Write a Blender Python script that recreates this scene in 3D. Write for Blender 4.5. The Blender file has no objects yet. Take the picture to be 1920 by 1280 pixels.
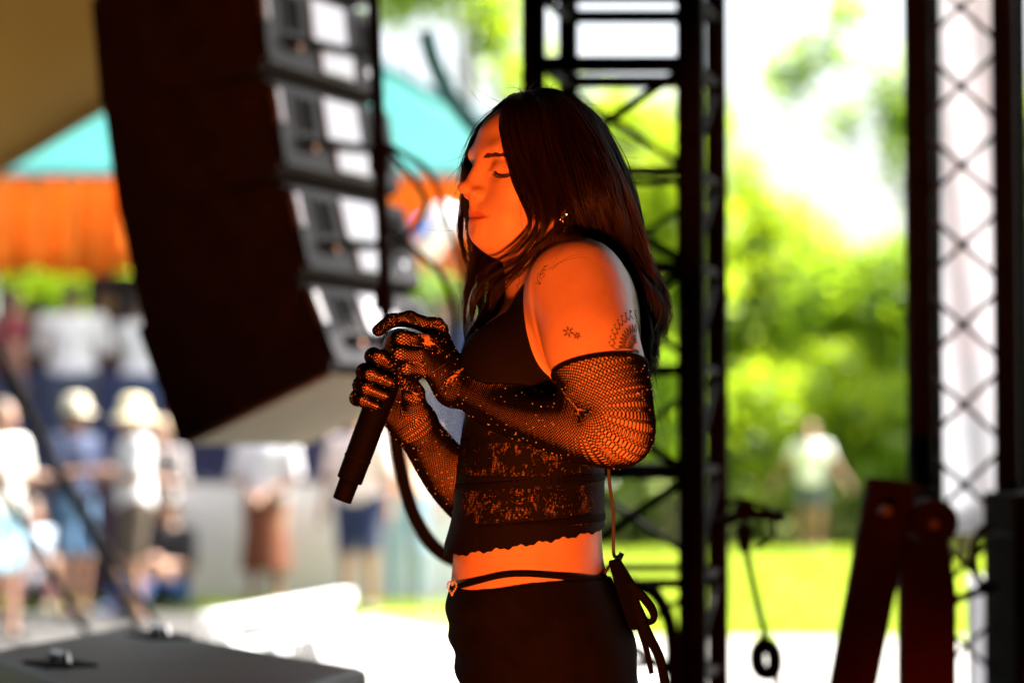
import bpy, bmesh, math, random
import numpy as np
from mathutils import Vector, Matrix
from mathutils.bvhtree import BVHTree

R = math.radians
rng = np.random.default_rng(7)
random.seed(7)
scene = bpy.context.scene
col = scene.collection

# ------------------------------------------------------------------ camera
CAM = np.array([0.0, 0.0, 1.11]); PITCH = R(2.68); FPX = 1920 * 85.0 / 36.0
cam_data = bpy.data.cameras.new("camera")
cam_data.lens = 85; cam_data.sensor_width = 36
cam_data.clip_start = 0.05; cam_data.clip_end = 600
cam_data.dof.use_dof = True
cam_data.dof.focus_distance = 3.50
cam_data.dof.aperture_fstop = 2.1
cam = bpy.data.objects.new("camera", cam_data); col.objects.link(cam)
cam.location = CAM; cam.rotation_euler = (R(90) + PITCH, 0, 0)
scene.camera = cam

# ------------------------------------------------------------------ sky + sun
SUN_EL, SUN_AZ = R(54), R(72)            # azimuth from +Y towards +X (behind right)
world = bpy.data.worlds.new("World"); scene.world = world
world.use_nodes = True
wn = world.node_tree.nodes; wl = world.node_tree.links
for n in list(wn): wn.remove(n)
sky = wn.new("ShaderNodeTexSky"); sky.sky_type = 'NISHITA'; sky.sun_disc = False
sky.sun_elevation = SUN_EL; sky.sun_rotation = SUN_AZ
sky.air_density = 1.0; sky.dust_density = 6.0; sky.ozone_density = 1.0
bg = wn.new("ShaderNodeBackground"); bg.inputs[1].default_value = 0.085
wo = wn.new("ShaderNodeOutputWorld")
hs = wn.new("ShaderNodeHueSaturation"); hs.inputs['Saturation'].default_value = .45   # thin white summer haze
wl.new(sky.outputs[0], hs.inputs['Color']); wl.new(hs.outputs[0], bg.inputs[0]); wl.new(bg.outputs[0], wo.inputs[0])
sun_d = bpy.data.lights.new("sun", 'SUN'); sun_d.energy = 5.0; sun_d.angle = R(0.5)
sun_d.color = (1.0, 0.955, 0.88)
sun = bpy.data.objects.new("sun", sun_d); col.objects.link(sun)
sdir = Vector((math.sin(SUN_AZ) * math.cos(SUN_EL), math.cos(SUN_AZ) * math.cos(SUN_EL), math.sin(SUN_EL)))
sun.rotation_euler = sdir.to_track_quat('Z', 'Y').to_euler()

scene.view_settings.view_transform = 'Standard'
scene.view_settings.look = 'None'
scene.view_settings.exposure = 2.6
scene.view_settings.gamma = 1
scene.view_settings.use_curve_mapping = False
scene.render.engine = 'CYCLES'
cy = scene.cycles
cy.use_denoising = True
cy.max_bounces = 8; cy.transparent_max_bounces = 12; cy.sample_clamp_indirect = 6.0
cy.caustics_reflective = False; cy.caustics_refractive = False

# ------------------------------------------------------------------ pixel helpers (1920x1280 photo frame)
FW = np.array([0, math.cos(PITCH), math.sin(PITCH)]); UP = np.array([0, -math.sin(PITCH), math.cos(PITCH)])
def P(px, py, d):
    return CAM + d * (FW + np.array([1, 0, 0]) * (px - 960) / FPX + UP * (640 - py) / FPX)
def ray(px, py):
    v = FW + np.array([1, 0, 0]) * (px - 960) / FPX + UP * (640 - py) / FPX
    return v
def PZ(px, py, z):
    v = ray(px, py); t = (z - CAM[2]) / v[2]
    return CAM + v * t
D0 = 3.6
def F(px, py, dy=0.0): return P(px, py, D0 + dy)

# ------------------------------------------------------------------ materials
def nd(nt, t, **kw):
    n = nt.nodes.new(t)
    for k, v in kw.items():
        if k.startswith('i_'): n.inputs[k[2:].replace('_', ' ')].default_value = v
        else: setattr(n, k, v)
    return n
def pm(name, c, rough=0.6, metal=0.0, var=0.12, scale=8.0, bump=0.0, bscale=60.0, transl=0.0, tcol=None,
       spec=0.5, sss=0.0, coat=0.0):
    m = bpy.data.materials.new(name); m.use_nodes = True
    nt = m.node_tree; L = nt.links
    b = nt.nodes["Principled BSDF"]; out = nt.nodes["Material Output"]
    b.inputs['Roughness'].default_value = rough; b.inputs['Metallic'].default_value = metal
    b.inputs['Specular IOR Level'].default_value = spec
    b.inputs['Coat Weight'].default_value = coat
    tc = nd(nt, "ShaderNodeTexCoord")
    nz = nd(nt, "ShaderNodeTexNoise"); nz.inputs['Scale'].default_value = scale; nz.inputs['Detail'].default_value = 5
    L.new(tc.outputs['Object'], nz.inputs['Vector'])
    rp = nd(nt, "ShaderNodeMapRange"); rp.inputs['From Min'].default_value = .3; rp.inputs['From Max'].default_value = .7
    rp.inputs['To Min'].default_value = 1 - var; rp.inputs['To Max'].default_value = 1 + var
    L.new(nz.outputs['Fac'], rp.inputs['Value'])
    mx = nd(nt, "ShaderNodeVectorMath", operation='SCALE'); mx.inputs[0].default_value = c
    L.new(rp.outputs[0], mx.inputs['Scale'])
    L.new(mx.outputs[0], b.inputs['Base Color'])
    if sss:
        b.inputs['Subsurface Weight'].default_value = sss
        b.inputs['Subsurface Radius'].default_value = (1.0, .35, .2); b.inputs['Subsurface Scale'].default_value = .006
    if bump:
        nb = nd(nt, "ShaderNodeTexNoise"); nb.inputs['Scale'].default_value = bscale; nb.inputs['Detail'].default_value = 4
        L.new(tc.outputs['Object'], nb.inputs['Vector'])
        bp = nd(nt, "ShaderNodeBump"); bp.inputs['Strength'].default_value = bump; bp.inputs['Distance'].default_value = .01
        L.new(nb.outputs['Fac'], bp.inputs['Height']); L.new(bp.outputs[0], b.inputs['Normal'])
    if transl:
        t = nd(nt, "ShaderNodeBsdfTranslucent"); ms = nd(nt, "ShaderNodeMixShader"); ms.inputs[0].default_value = transl
        if tcol is None: L.new(mx.outputs[0], t.inputs[0])
        else:
            m2 = nd(nt, "ShaderNodeVectorMath", operation='SCALE'); m2.inputs[0].default_value = tcol
            L.new(rp.outputs[0], m2.inputs['Scale']); L.new(m2.outputs[0], t.inputs[0])
        L.new(b.outputs[0], ms.inputs[1]); L.new(t.outputs[0], ms.inputs[2]); L.new(ms.outputs[0], out.inputs[0])
    return m

# ------------------------------------------------------------------ objects
def tag(o, label=None, cat=None, group=None, kind=None):
    if label: o['label'] = label
    if cat: o['category'] = cat
    if group: o['group'] = group
    if kind: o['kind'] = kind
    return o
def empty(name, loc, label, cat, group=None, rz=0.0):
    o = bpy.data.objects.new(name, None); col.objects.link(o)
    o.empty_display_size = .1
    o.location = loc; o.rotation_euler = (0, 0, rz)
    return tag(o, label, cat, group)
def wloc(o):
    v = Vector((0, 0, 0))
    while o is not None:
        v = v + Vector(o.location); o = o.parent
    return v
def link(name, me, mat=None, parent=None, smooth=False):
    o = bpy.data.objects.new(name, me); col.objects.link(o)
    if mat is not None:
        me.materials.append(mat)
    if smooth and len(me.polygons):
        me.polygons.foreach_set('use_smooth', [True] * len(me.polygons))
    if parent is not None: o.parent = parent
    return o
def npmesh(name, V, Fc):
    """fast mesh from arrays; Fc (n,3) or (n,4)"""
    V = np.asarray(V, dtype=np.float32); Fc = np.asarray(Fc, dtype=np.int32)
    me = bpy.data.meshes.new(name)
    n, k = Fc.shape
    me.vertices.add(len(V)); me.vertices.foreach_set('co', V.ravel())
    me.loops.add(n * k); me.loops.foreach_set('vertex_index', Fc.ravel())
    me.polygons.add(n)
    me.polygons.foreach_set('loop_start', np.arange(0, n * k, k, dtype=np.int32))
    try: me.polygons.foreach_set('loop_total', np.full(n, k, dtype=np.int32))
    except Exception: pass
    me.update(calc_edges=True); me.validate()
    return me
def nobj(name, V, Fc, mat, parent=None, smooth=False):
    V = np.asarray(V, dtype=np.float64)
    if parent is not None: V = V - np.array(wloc(parent))
    return link(name, npmesh(name, V, Fc), mat, parent, smooth)

def fixn(me):
    b = bmesh.new(); b.from_mesh(me); bmesh.ops.recalc_face_normals(b, faces=b.faces); b.to_mesh(me); b.free(); me.update()
class MB:
    def __init__(s): s.v = []; s.f = []
    def add(s, vs, fs):
        k = len(s.v); s.v += [tuple(map(float, v)) for v in vs]; s.f += [tuple(i + k for i in f) for f in fs]; return s
    def box(s, c, size, M=None):
        c = np.array(c, float); h = np.array(size, float) / 2
        vs = [np.array([x, y, z]) * h for x in (-1, 1) for y in (-1, 1) for z in (-1, 1)]
        if M is not None: vs = [np.array(M @ Vector(v)) for v in vs]
        return s.add([c + v for v in vs], [(0, 1, 3, 2), (4, 6, 7, 5), (0, 4, 5, 1), (2, 3, 7, 6), (0, 2, 6, 4), (1, 5, 7, 3)])
    def hexa(s, p):   # 8 points: bottom 4 (ccw), top 4
        return s.add(p, [(3, 2, 1, 0), (4, 5, 6, 7), (0, 1, 5, 4), (1, 2, 6, 5), (2, 3, 7, 6), (3, 0, 4, 7)])
    def tube(s, pts, r, n=8, cap=True):
        pts = [np.array(p, float) for p in pts]
        rr = [r] * len(pts) if np.isscalar(r) else list(r)
        ref = None; k = len(s.v); vs = []
        for i, p in enumerate(pts):
            t = pts[min(i + 1, len(pts) - 1)] - pts[max(i - 1, 0)]
            t = t / (np.linalg.norm(t) + 1e-12)
            if ref is None:
                ref = np.cross(t, [0, 0, 1.0])
                if np.linalg.norm(ref) < .1: ref = np.cross(t, [0, 1.0, 0])
            ref = ref - t * np.dot(ref, t); ref /= np.linalg.norm(ref) + 1e-12
            b = np.cross(t, ref)
            for j in range(n):
                a = 2 * math.pi * j / n
                vs.append(p + rr[i] * (math.cos(a) * ref + math.sin(a) * b))
        fs = []
        for i in range(len(pts) - 1):
            for j in range(n):
                fs.append((i * n + j, i * n + (j + 1) % n, (i + 1) * n + (j + 1) % n, (i + 1) * n + j))
        if cap:
            fs.append(tuple(reversed(range(n)))); fs.append(tuple((len(pts) - 1) * n + j for j in range(n)))
        return s.add(vs, fs)
    def sheet(s, grid, th, nrm):   # grid rows of points -> thick sheet
        h = len(grid); w = len(grid[0]); n = np.array(nrm, float) * th
        top = [np.array(p, float) for row in grid for p in row]; bot = [p - n for p in top]
        N = h * w; fs = []
        for i in range(h - 1):
            for j in range(w - 1):
                a = i * w + j
                fs.append((a, a + 1, a + w + 1, a + w)); fs.append((N + a + w, N + a + w + 1, N + a + 1, N + a))
        def rim(seq):
            for a, b in zip(seq[:-1], seq[1:]): fs.append((b, a, N + a, N + b))
        rim([j for j in range(w)]); rim([i * w + w - 1 for i in range(h)])
        rim([(h - 1) * w + j for j in reversed(range(w))]); rim([i * w for i in reversed(range(h))])
        return s.add(top + bot, fs)
    def build(s, name, mat, parent=None, smooth=False, bevel=0.0):
        me = bpy.data.meshes.new(name)
        off = np.array(wloc(parent)) if parent is not None else np.zeros(3)
        me.from_pydata([tuple(np.array(v) - off) for v in s.v], [], s.f); fixn(me)
        o = link(name, me, mat, parent, smooth)
        if bevel:
            b = o.modifiers.new('bevel', 'BEVEL'); b.width = bevel; b.segments = 2; b.limit_method = 'ANGLE'
        return o
    def local(s, name, mat, parent, smooth=False, bevel=0.0):   # vertices already local to parent
        me = bpy.data.meshes.new(name); me.from_pydata(s.v, [], s.f); fixn(me)
        o = link(name, me, mat, parent, smooth)
        if bevel:
            b = o.modifiers.new('bevel', 'BEVEL'); b.width = bevel; b.segments = 2; b.limit_method = 'ANGLE'
        return o
def catmull(pts, n):
    p = np.array(pts, float); m = len(p)
    q = np.vstack([2 * p[0] - p[1], p, 2 * p[-1] - p[-2]])
    t = np.linspace(0, m - 1 - 1e-9, n); i = t.astype(int); f = (t - i)[:, None]
    a, b, c, d = q[i], q[i + 1], q[i + 2], q[i + 3]
    return .5 * (2 * b + (c - a) * f + (2 * a - 5 * b + 4 * c - d) * f ** 2 + (3 * b - 3 * c + d - a) * f ** 3)

# ------------------------------------------------------------------ signed distance modelling
class Grid:
    def __init__(s, lo, hi, h):
        s.lo = np.array(lo, float); s.h = h
        s.n = np.ceil((np.array(hi) - s.lo) / h).astype(int) + 1
        s.ax = [(s.lo[i] + h * np.arange(s.n[i])).astype(np.float32) for i in range(3)]
        s.d = np.full(tuple(s.n), 0.06, dtype=np.float32)
    def sl(s, lo, hi, pad):
        a = np.clip(np.floor((np.array(lo) - pad - s.lo) / s.h).astype(int), 0, s.n)
        b = np.clip(np.ceil((np.array(hi) + pad - s.lo) / s.h).astype(int) + 1, 0, s.n)
        return tuple(slice(a[i], b[i]) for i in range(3))
    def co(s, sl):
        return (s.ax[0][sl[0]][:, None, None], s.ax[1][sl[1]][None, :, None], s.ax[2][sl[2]][None, None, :])
    def op(s, lo, hi, fn, k=0.0, mode='u'):
        sl = s.sl(lo, hi, k + 3 * s.h)
        x, y, z = s.co(sl)
        if 0 in (x.size, y.size, z.size): return
        b = fn(x, y, z); a = s.d[sl]
        if mode == 's': b = -b
        if k > 0:
            hh = np.maximum(k - np.abs(a - b), 0) / k; q = hh * hh * k * .25
        else: q = 0
        s.d[sl] = (np.minimum(a, b) - q) if mode == 'u' else (np.maximum(a, b) + q)
    def ball(s, c, r, k=0., mode='u'):
        c = np.array(c)
        s.op(c - r, c + r, lambda x, y, z: np.sqrt((x - c[0]) ** 2 + (y - c[1]) ** 2 + (z - c[2]) ** 2) - r, k, mode)
    def cap(s, p, q, r0, r1, k=0., mode='u'):
        p = np.array(p, float); q = np.array(q, float); rm = max(r0, r1); v = q - p; L = max(np.dot(v, v), 1e-12)
        def fn(x, y, z):
            t = np.clip(((x - p[0]) * v[0] + (y - p[1]) * v[1] + (z - p[2]) * v[2]) / L, 0, 1)
            return np.sqrt((x - p[0] - t * v[0]) ** 2 + (y - p[1] - t * v[1]) ** 2 + (z - p[2] - t * v[2]) ** 2) - (r0 + (r1 - r0) * t)
        s.op(np.minimum(p, q) - rm, np.maximum(p, q) + rm, fn, k, mode)
    def limb(s, pts, rs, k=0., n=26):
        pts = np.array(pts, float); t = np.linspace(0, len(pts) - 1, n); C = catmull(pts, n)
        rr = np.interp(t, np.arange(len(pts)), rs); kk = np.array([.25, .5, .25]); rr[1:-1] = np.convolve(rr, kk, 'valid')
        def fn(x, y, z):
            o = None
            for i in range(n - 1):
                p, v = C[i], C[i + 1] - C[i]; L = max(v @ v, 1e-12)
                q = np.clip(((x - p[0]) * v[0] + (y - p[1]) * v[1] + (z - p[2]) * v[2]) / L, 0, 1).astype(np.float32)
                d = np.sqrt((x - p[0] - q * v[0]) ** 2 + (y - p[1] - q * v[1]) ** 2 + (z - p[2] - q * v[2]) ** 2) - (rr[i] + (rr[i + 1] - rr[i]) * q)
                o = d if o is None else np.minimum(o, d)
            return o
        m = rr.max(); s.op(C.min(0) - m, C.max(0) + m, fn, k)
    def chain(s, pts, rs, k=0.):
        for i in range(len(pts) - 1): s.cap(pts[i], pts[i + 1], rs[i], rs[i + 1], k)
    def ell(s, c, r, B=None, k=0., mode='u'):
        """B: 3x3 rows = local axes in world"""
        c = np.array(c, float); r = np.array(r, float); m = r.max()
        B = np.eye(3) if B is None else B
        def fn(x, y, z):
            x = x - c[0]; y = y - c[1]; z = z - c[2]
            a = [(B[i, 0] * x + B[i, 1] * y + B[i, 2] * z) for i in range(3)]
            k0 = np.sqrt(sum((a[i] / r[i]) ** 2 for i in range(3))) + 1e-9
            k1 = np.sqrt(sum((a[i] / r[i] ** 2) ** 2 for i in range(3))) + 1e-9
            return k0 * (k0 - 1) / k1
        ext = np.sqrt(((B * r[:, None]) ** 2).sum(0))
        s.op(c - ext, c + ext, fn, k, mode)
def surface_nets(d, lo, h):
    s = d < 0
    n = np.array(d.shape)
    c = s[:-1, :-1, :-1].astype(np.int8)
    tot = np.zeros(tuple(n - 1), np.int8)
    for i in (0, 1):
        for j in (0, 1):
            for k in (0, 1):
                tot += s[i:n[0] - 1 + i, j:n[1] - 1 + j, k:n[2] - 1 + k]
    act = (tot > 0) & (tot < 8); del tot, c
    I = np.argwhere(act); N = len(I)
    idx = np.full(tuple(n - 1), -1, np.int32); idx[act] = np.arange(N, dtype=np.int32)
    cs = [(i, j, k) for i in (0, 1) for j in (0, 1) for k in (0, 1)]
    val = {c: d[I[:, 0] + c[0], I[:, 1] + c[1], I[:, 2] + c[2]] for c in cs}
    acc = np.zeros((N, 3)); cnt = np.zeros(N)
    for a in cs:
        for ax in range(3):
            if a[ax]: continue
            b = list(a); b[ax] = 1; b = tuple(b)
            va, vb = val[a], val[b]; m = (va < 0) != (vb < 0)
            t = np.where(m, va / np.where(m, va - vb, 1), 0)
            p = np.zeros((N, 3)); p[:] = a; p[:, ax] = t
            acc += p * m[:, None]; cnt += m
    V = np.array(lo) + (I + acc / np.maximum(cnt, 1)[:, None]) * h
    Fs = []
    for ax in range(3):
        u, w = (ax + 1) % 3, (ax + 2) % 3
        a = [slice(None)] * 3; b = [slice(None)] * 3
        a[ax] = slice(0, n[ax] - 1); b[ax] = slice(1, n[ax])
        for q in (u, w):
            a[q] = slice(1, n[q] - 1); b[q] = slice(1, n[q] - 1)
        sa, sb = s[tuple(a)], s[tuple(b)]
        for flip, m in ((False, sa & ~sb), (True, ~sa & sb)):
            J = np.argwhere(m)
            if not len(J): continue
            base = J.copy(); base[:, u] += 1; base[:, w] += 1
            def g(du, dw):
                q = base.copy(); q[:, u] += du; q[:, w] += dw
                return idx[q[:, 0], q[:, 1], q[:, 2]]
            qd = np.stack([g(-1, -1), g(0, -1), g(0, 0), g(-1, 0)], 1)
            if flip: qd = qd[:, ::-1]
            Fs.append(qd)
    return V, np.vstack(Fs)
# ================================================================== SETTING
GZ = -0.15
def leaf_mat(name, c, t, mixf=.5, rough=.4):
    m = bpy.data.materials.new(name); m.use_nodes = True
    nt = m.node_tree; L = nt.links; b = nt.nodes["Principled BSDF"]; out = nt.nodes["Material Output"]
    b.inputs['Roughness'].default_value = rough
    geo = nd(nt, "ShaderNodeNewGeometry")
    rp = nd(nt, "ShaderNodeMapRange"); rp.inputs['To Min'].default_value = .55; rp.inputs['To Max'].default_value = 1.45
    L.new(geo.outputs['Random Per Island'], rp.inputs['Value'])
    a = nd(nt, "ShaderNodeVectorMath", operation='SCALE'); a.inputs[0].default_value = c; L.new(rp.outputs[0], a.inputs['Scale'])
    a2 = nd(nt, "ShaderNodeVectorMath", operation='SCALE'); a2.inputs[0].default_value = t; L.new(rp.outputs[0], a2.inputs['Scale'])
    L.new(a.outputs[0], b.inputs['Base Color'])
    tr = nd(nt, "ShaderNodeBsdfTranslucent"); L.new(a2.outputs[0], tr.inputs[0])
    ms = nd(nt, "ShaderNodeMixShader"); ms.inputs[0].default_value = mixf
    L.new(b.outputs[0], ms.inputs[1]); L.new(tr.outputs[0], ms.inputs[2]); L.new(ms.outputs[0], out.inputs[0])
    return m
M_leaf = leaf_mat("leaf_yellow_green", (.12, .20, .011), (.42, .56, .014), .58)
M_leaf2 = leaf_mat("leaf_mid_green", (.10, .18, .012), (.32, .48, .014), .58)
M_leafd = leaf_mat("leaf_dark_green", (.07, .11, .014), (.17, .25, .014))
M_grass = leaf_mat("grass_blade", (.17, .25, .018), (.42, .55, .022), .5, .55)
M_bark = pm("bark", (.07, .05, .035), .9, var=.35, scale=12, bump=.6, bscale=30)
M_soil = pm("lawn_soil", (.15, .19, .026), .95, var=.45, scale=.7, bump=.4)
M_conc = pm("pale_concrete", (.27, .26, .24), .85, var=.08, scale=1.2, bump=.15, bscale=40)
M_gravel_shade = pm("packed_gravel_and_shade", (.034, .032, .029), .9, var=.16, scale=1.6, bump=.4, bscale=50)
M_black = pm("black_paint", (.007, .0065, .0065), .85, spec=.06, var=.3, scale=20, bump=.1, bscale=200)
M_blackw = pm("black_textured_coating", (.024, .019, .018), .85, spec=.15, var=.25, scale=14, bump=.35, bscale=350)
M_drape = pm("black_drape", (.008, .007, .007), .95, spec=.05, var=.2)
M_steelk = pm("black_truss_steel", (.007, .0058, .0056), .8, spec=.1, metal=.0, var=.35, scale=18, bump=.15, bscale=120)
M_white = pm("white_paint", (.70, .71, .74), .5, var=.04, scale=3)
M_navy = pm("navy_paint", (.012, .022, .10), .5, var=.15)
M_deckwood = pm("deck_boards", (.20, .15, .10), .8, var=.2)

# ground, paving, stage
def sheet(name, pts, z, mat, kind='structure'):
    me = bpy.data.meshes.new(name); me.from_pydata([(x, y, z) for x, y in pts], [], [tuple(range(len(pts)))]); me.update()
    o = link(name, me, mat); o['kind'] = kind; return o
sheet('ground', [(-200, -60), (200, -60), (200, 400), (-200, 400)], GZ, M_soil)
sheet('pavement', [(-14, 8), (14, 8), (14, 16.7), (-.3, 16.7), (-1.0, 18.6), (-14, 19.4)], GZ + .004, M_conc)
sheet('gravel_and_shade', [(-14, 12.5), (-1.05, 13.0), (-1.05, 13.5), (-1.23, 19.4), (-14, 20.2)], GZ + .008, M_gravel_shade)  # gravel carried on under the barrier as a dark tone for its shade
m = MB(); m.box((.4, 2.2, -.075), (9.0, 12.8, .15))
st = m.build('stage_floor', M_black); st['kind'] = 'structure'
m = MB(); m.box((.3, 1.55, 4.4), (9.4, 10.7, .12)); m.box((-1.45, 8.7, 4.395), (5.9, 3.58, .11))  # roof outline stepped to choose what the sun reaches
rf = m.build('stage_roof', M_drape)
tag(rf, 'unseen flat black roof over the stage, outline shaped to steer the sun', 'stage roof')
# unseen black drapes added to keep daylight off the stage
g = [[(-4.2 + .1 * i, -3.4 + .06 * math.sin(i * 1.9), z) for i in range(91)] for z in (0.0, 4.3)]
m = MB(); m.sheet(g, .01, (0, 1, 0))
tag(m.build('rear_light_block', M_drape), 'unseen black pleated curtain added behind the camera to keep the stage dark', 'curtain')
g = [[(4.9 + .06 * math.sin(i * 1.9), -3.3 + .1 * i, z) for i in range(104)] for z in (0.0, 4.3)]  # right drape, added to cut daylight from that side
m = MB(); m.sheet(g, .01, (1, 0, 0))
tag(m.build('side_light_block', M_drape), 'unseen black pleated curtain added on the right to block daylight', 'curtain')
g = [[(-4.3 + .06 * math.sin(i * 1.9), -3.3 + .1 * i, z) for i in range(118)] for z in (0.0, 4.3)]  # left drape, added across the open audience side to block daylight
m = MB(); m.sheet(g, .01, (1, 0, 0))
tag(m.build('side_light_block', M_drape), 'unseen black pleated curtain added across the open left side to block daylight', 'curtain')

# lawn blades
def blades(n, fx, fy, h, w):
    x = fx(n); y = fy(n); a = rng.uniform(0, np.pi, n); hh = h * rng.uniform(.5, 1.3, n)
    dx = np.cos(a) * w; dy = np.sin(a) * w; lx = rng.normal(0, .35, n) * hh; ly = rng.normal(0, .35, n) * hh
    z = np.full(n, GZ)
    A = np.stack([x - dx, y - dy, z], 1); B = np.stack([x + dx, y + dy, z], 1); C = np.stack([x + lx, y + ly, z + hh], 1)
    V = np.stack([A, B, C], 1).reshape(-1, 3); Fc = np.arange(3 * n).reshape(-1, 3)
    return V, Fc
V1, F1 = blades(42000, lambda n: rng.uniform(-.3, 9, n), lambda n: 16.75 + 17 * rng.random(n) ** 1.3, .07, .012)
V2, F2 = blades(9000, lambda n: rng.uniform(-6.5, 1.5, n), lambda n: rng.uniform(19.4, 20.2, n), .09, .012)
o = nobj('grass', np.vstack([V1, V2]), np.vstack([F1, F2 + len(V1)]), M_grass); o['kind'] = 'stuff'

# leaves
def leaf_quads(C, size, flat=0.35):
    n = len(C)
    u = rng.normal(size=(n, 3)); u[:, 2] *= .6; u /= np.linalg.norm(u, axis=1)[:, None]
    w = rng.normal(size=(n, 3)); w -= u * (w * u).sum(1)[:, None]; w /= np.linalg.norm(w, axis=1)[:, None]
    s = size * rng.uniform(.6, 1.35, n)[:, None]
    nn = np.cross(u, w)
    V = np.stack([C - u * s, C + w * s * .45 + nn * s * .12, C + u * s, C - w * s * .45 + nn * s * .12], 1).reshape(-1, 3)
    return V, np.arange(4 * n).reshape(-1, 4)
def cluster_pts(lobes, n, csz):
    """lobes: list of (center, radii); n leaves, gathered round twig clusters"""
    vol = np.array([np.prod(r) for c, r in lobes]); vol = vol / vol.sum(); out = []
    for (c, r), v in zip(lobes, vol):
        k = max(40, int(n * v)); nc = max(5, int(k / 34))
        d = rng.normal(size=(nc, 3)); d /= np.linalg.norm(d, axis=1)[:, None]
        q = np.array(c) + d * np.array(r) * (rng.random(nc) ** .42)[:, None]
        ci = rng.integers(0, nc, k)
        out.append(q[ci] + rng.normal(size=(k, 3)) * csz)
    return np.vstack(out)
def tree(name, base, lobes, n, leaf, csz, mat, label, group, cat='tree', trunk_r=.14, limb=.4, ttop=None):
    base = np.array(base, float)
    t = empty(name, base, label, cat, group)
    m = MB()
    top = np.mean([c for c, r in lobes], axis=0) if ttop is None else ttop
    tr = catmull([base, base * .7 + top * .3 + [.1, 0, .1], base * .3 + top * .7, top], 10)
    m.tube(tr, np.linspace(trunk_r, trunk_r * .35, 10), 9)
    for c, r in lobes:
        c = np.array(c)
        for q in range(2):
            s = tr[rng.integers(3, 8)]; e = c + rng.normal(size=3) * np.array(r) * .4
            m.tube(catmull([s, (s + e) / 2 + [0, 0, -.12], e], 7), np.linspace(trunk_r * limb, .008, 7), 6)
    m.build('trunk', M_bark, t, smooth=True)
    V, Fc = leaf_quads(cluster_pts(lobes, n, csz), leaf)
    nobj('crown', V, Fc, mat, t)
    return t
def lob(px, py, d, rx, rz, ry=None):
    """a crown lobe: centre and radii from its outline at distance d"""
    s = d / FPX
    return (P(px, py, d), np.array([rx * s, (ry or rx) * s, rz * s]))
def base_at(px, d): 
    p = P(px, 852, d); return np.array([p[0], p[1], GZ])
GT = 'trees behind the lawn'
tree('broadleaf_tree', base_at(1185, 33), [lob(1180, 330, 33, 140, 160), lob(1265, 480, 33.5, 130, 150), lob(1130, 560, 33, 130, 150), lob(1290, 250, 34, 70, 90)],
     16000, .085, .17, M_leaf, 'tall yellow-green leafy tree seen through the central truss', GT)
tree('broadleaf_tree', base_at(1430, 37), [lob(1420, 470, 37, 110, 120), lob(1500, 560, 37.5, 130, 140), lob(1400, 640, 37, 120, 120), lob(1400, 350, 37, 50, 70)],
     15000, .085, .17, M_leaf, 'bushy bright green tree beside the central truss, above the woman in white', GT)
tree('broadleaf_tree', base_at(1640, 35), [lob(1600, 600, 35, 110, 120), lob(1680, 560, 35, 90, 110), lob(1655, 720, 35.5, 110, 110)],
     12000, .085, .17, M_leaf2, 'mid green tree close to the white covered truss', GT)
tree('broadleaf_tree', base_at(1960, 34), [lob(1950, 420, 34, 90, 260), lob(1930, 720, 34, 70, 130)],
     7000, .085, .17, M_leaf2, 'green tree cut by the right edge of the photo behind the white covered truss', GT)
tree('broadleaf_tree', base_at(1800, 27), [lob(1535, 120, 27, 80, 45, 60), lob(1480, 150, 27, 45, 40), lob(1575, 235, 27, 55, 30), lob(1500, 215, 27, 30, 45),
      lob(1595, 25, 27, 55, 40), lob(1660, 150, 27, 25, 60), lob(1740, 250, 27, 90, 160)],
     2300, .075, .13, M_leaf2, 'tree reaching sparse leafy sprays out across the white sky', GT, limb=.07, ttop=P(1800, -40, 27))
tree('broadleaf_tree', base_at(860, 31), [lob(745, -10, 31, 70, 60), lob(930, 60, 31.5, 60, 90), lob(830, -60, 31, 120, 70), lob(1010, 150, 32, 60, 70)],
     3800, .085, .17, M_leaf, 'tree hanging loose bright leaves above the teal tent', GT)
tree('broadleaf_tree', base_at(845, 34), [lob(840, 560, 34, 110, 80), lob(900, 640, 34, 90, 90), lob(770, 600, 34.5, 90, 110)],
     9000, .085, .17, M_leaf2, 'leafy tree low behind the singer’s chin and hair'.replace('’', "'"), GT)
tree('broadleaf_tree', base_at(90, 39), [lob(60, 500, 39, 140, 90), lob(180, 540, 39, 120, 90), lob(-60, 560, 39, 120, 130)],
     8000, .085, .17, M_leaf, 'green tree glimpsed between the orange valance and the crowd', GT)
GB = 'shrubs along the lawn edge'
for px, py, rx, rz, d, mt, lb in (
        (1430, 800, 110, 110, 33.2, M_leaf, 'round pale green shrub just right of the central truss'),
        (1600, 770, 110, 120, 33.4, M_leaf, 'large sunlit shrub behind the woman in the white top'),
        (1700, 830, 90, 110, 33.0, M_leaf2, 'green shrub at the foot of the white covered truss'),
        (1250, 760, 110, 130, 32.0, M_leaf2, 'dense green shrub low behind the central truss'),
        (1120, 800, 90, 120, 32.0, M_leaf2, 'green shrub hidden mostly by the singer’s back'.replace('’', "'")),
        (1860, 800, 100, 120, 33.0, M_leaf2, 'green shrub right of the white covered truss')):
    tree('shrub', base_at(px, d), [lob(px, py, d, rx, rz), lob(px - 50, py + 60, d - .3, rx * .6, rz * .5)], 4600, .07, .12, mt, lb, GB, 'shrub', .05)
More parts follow.
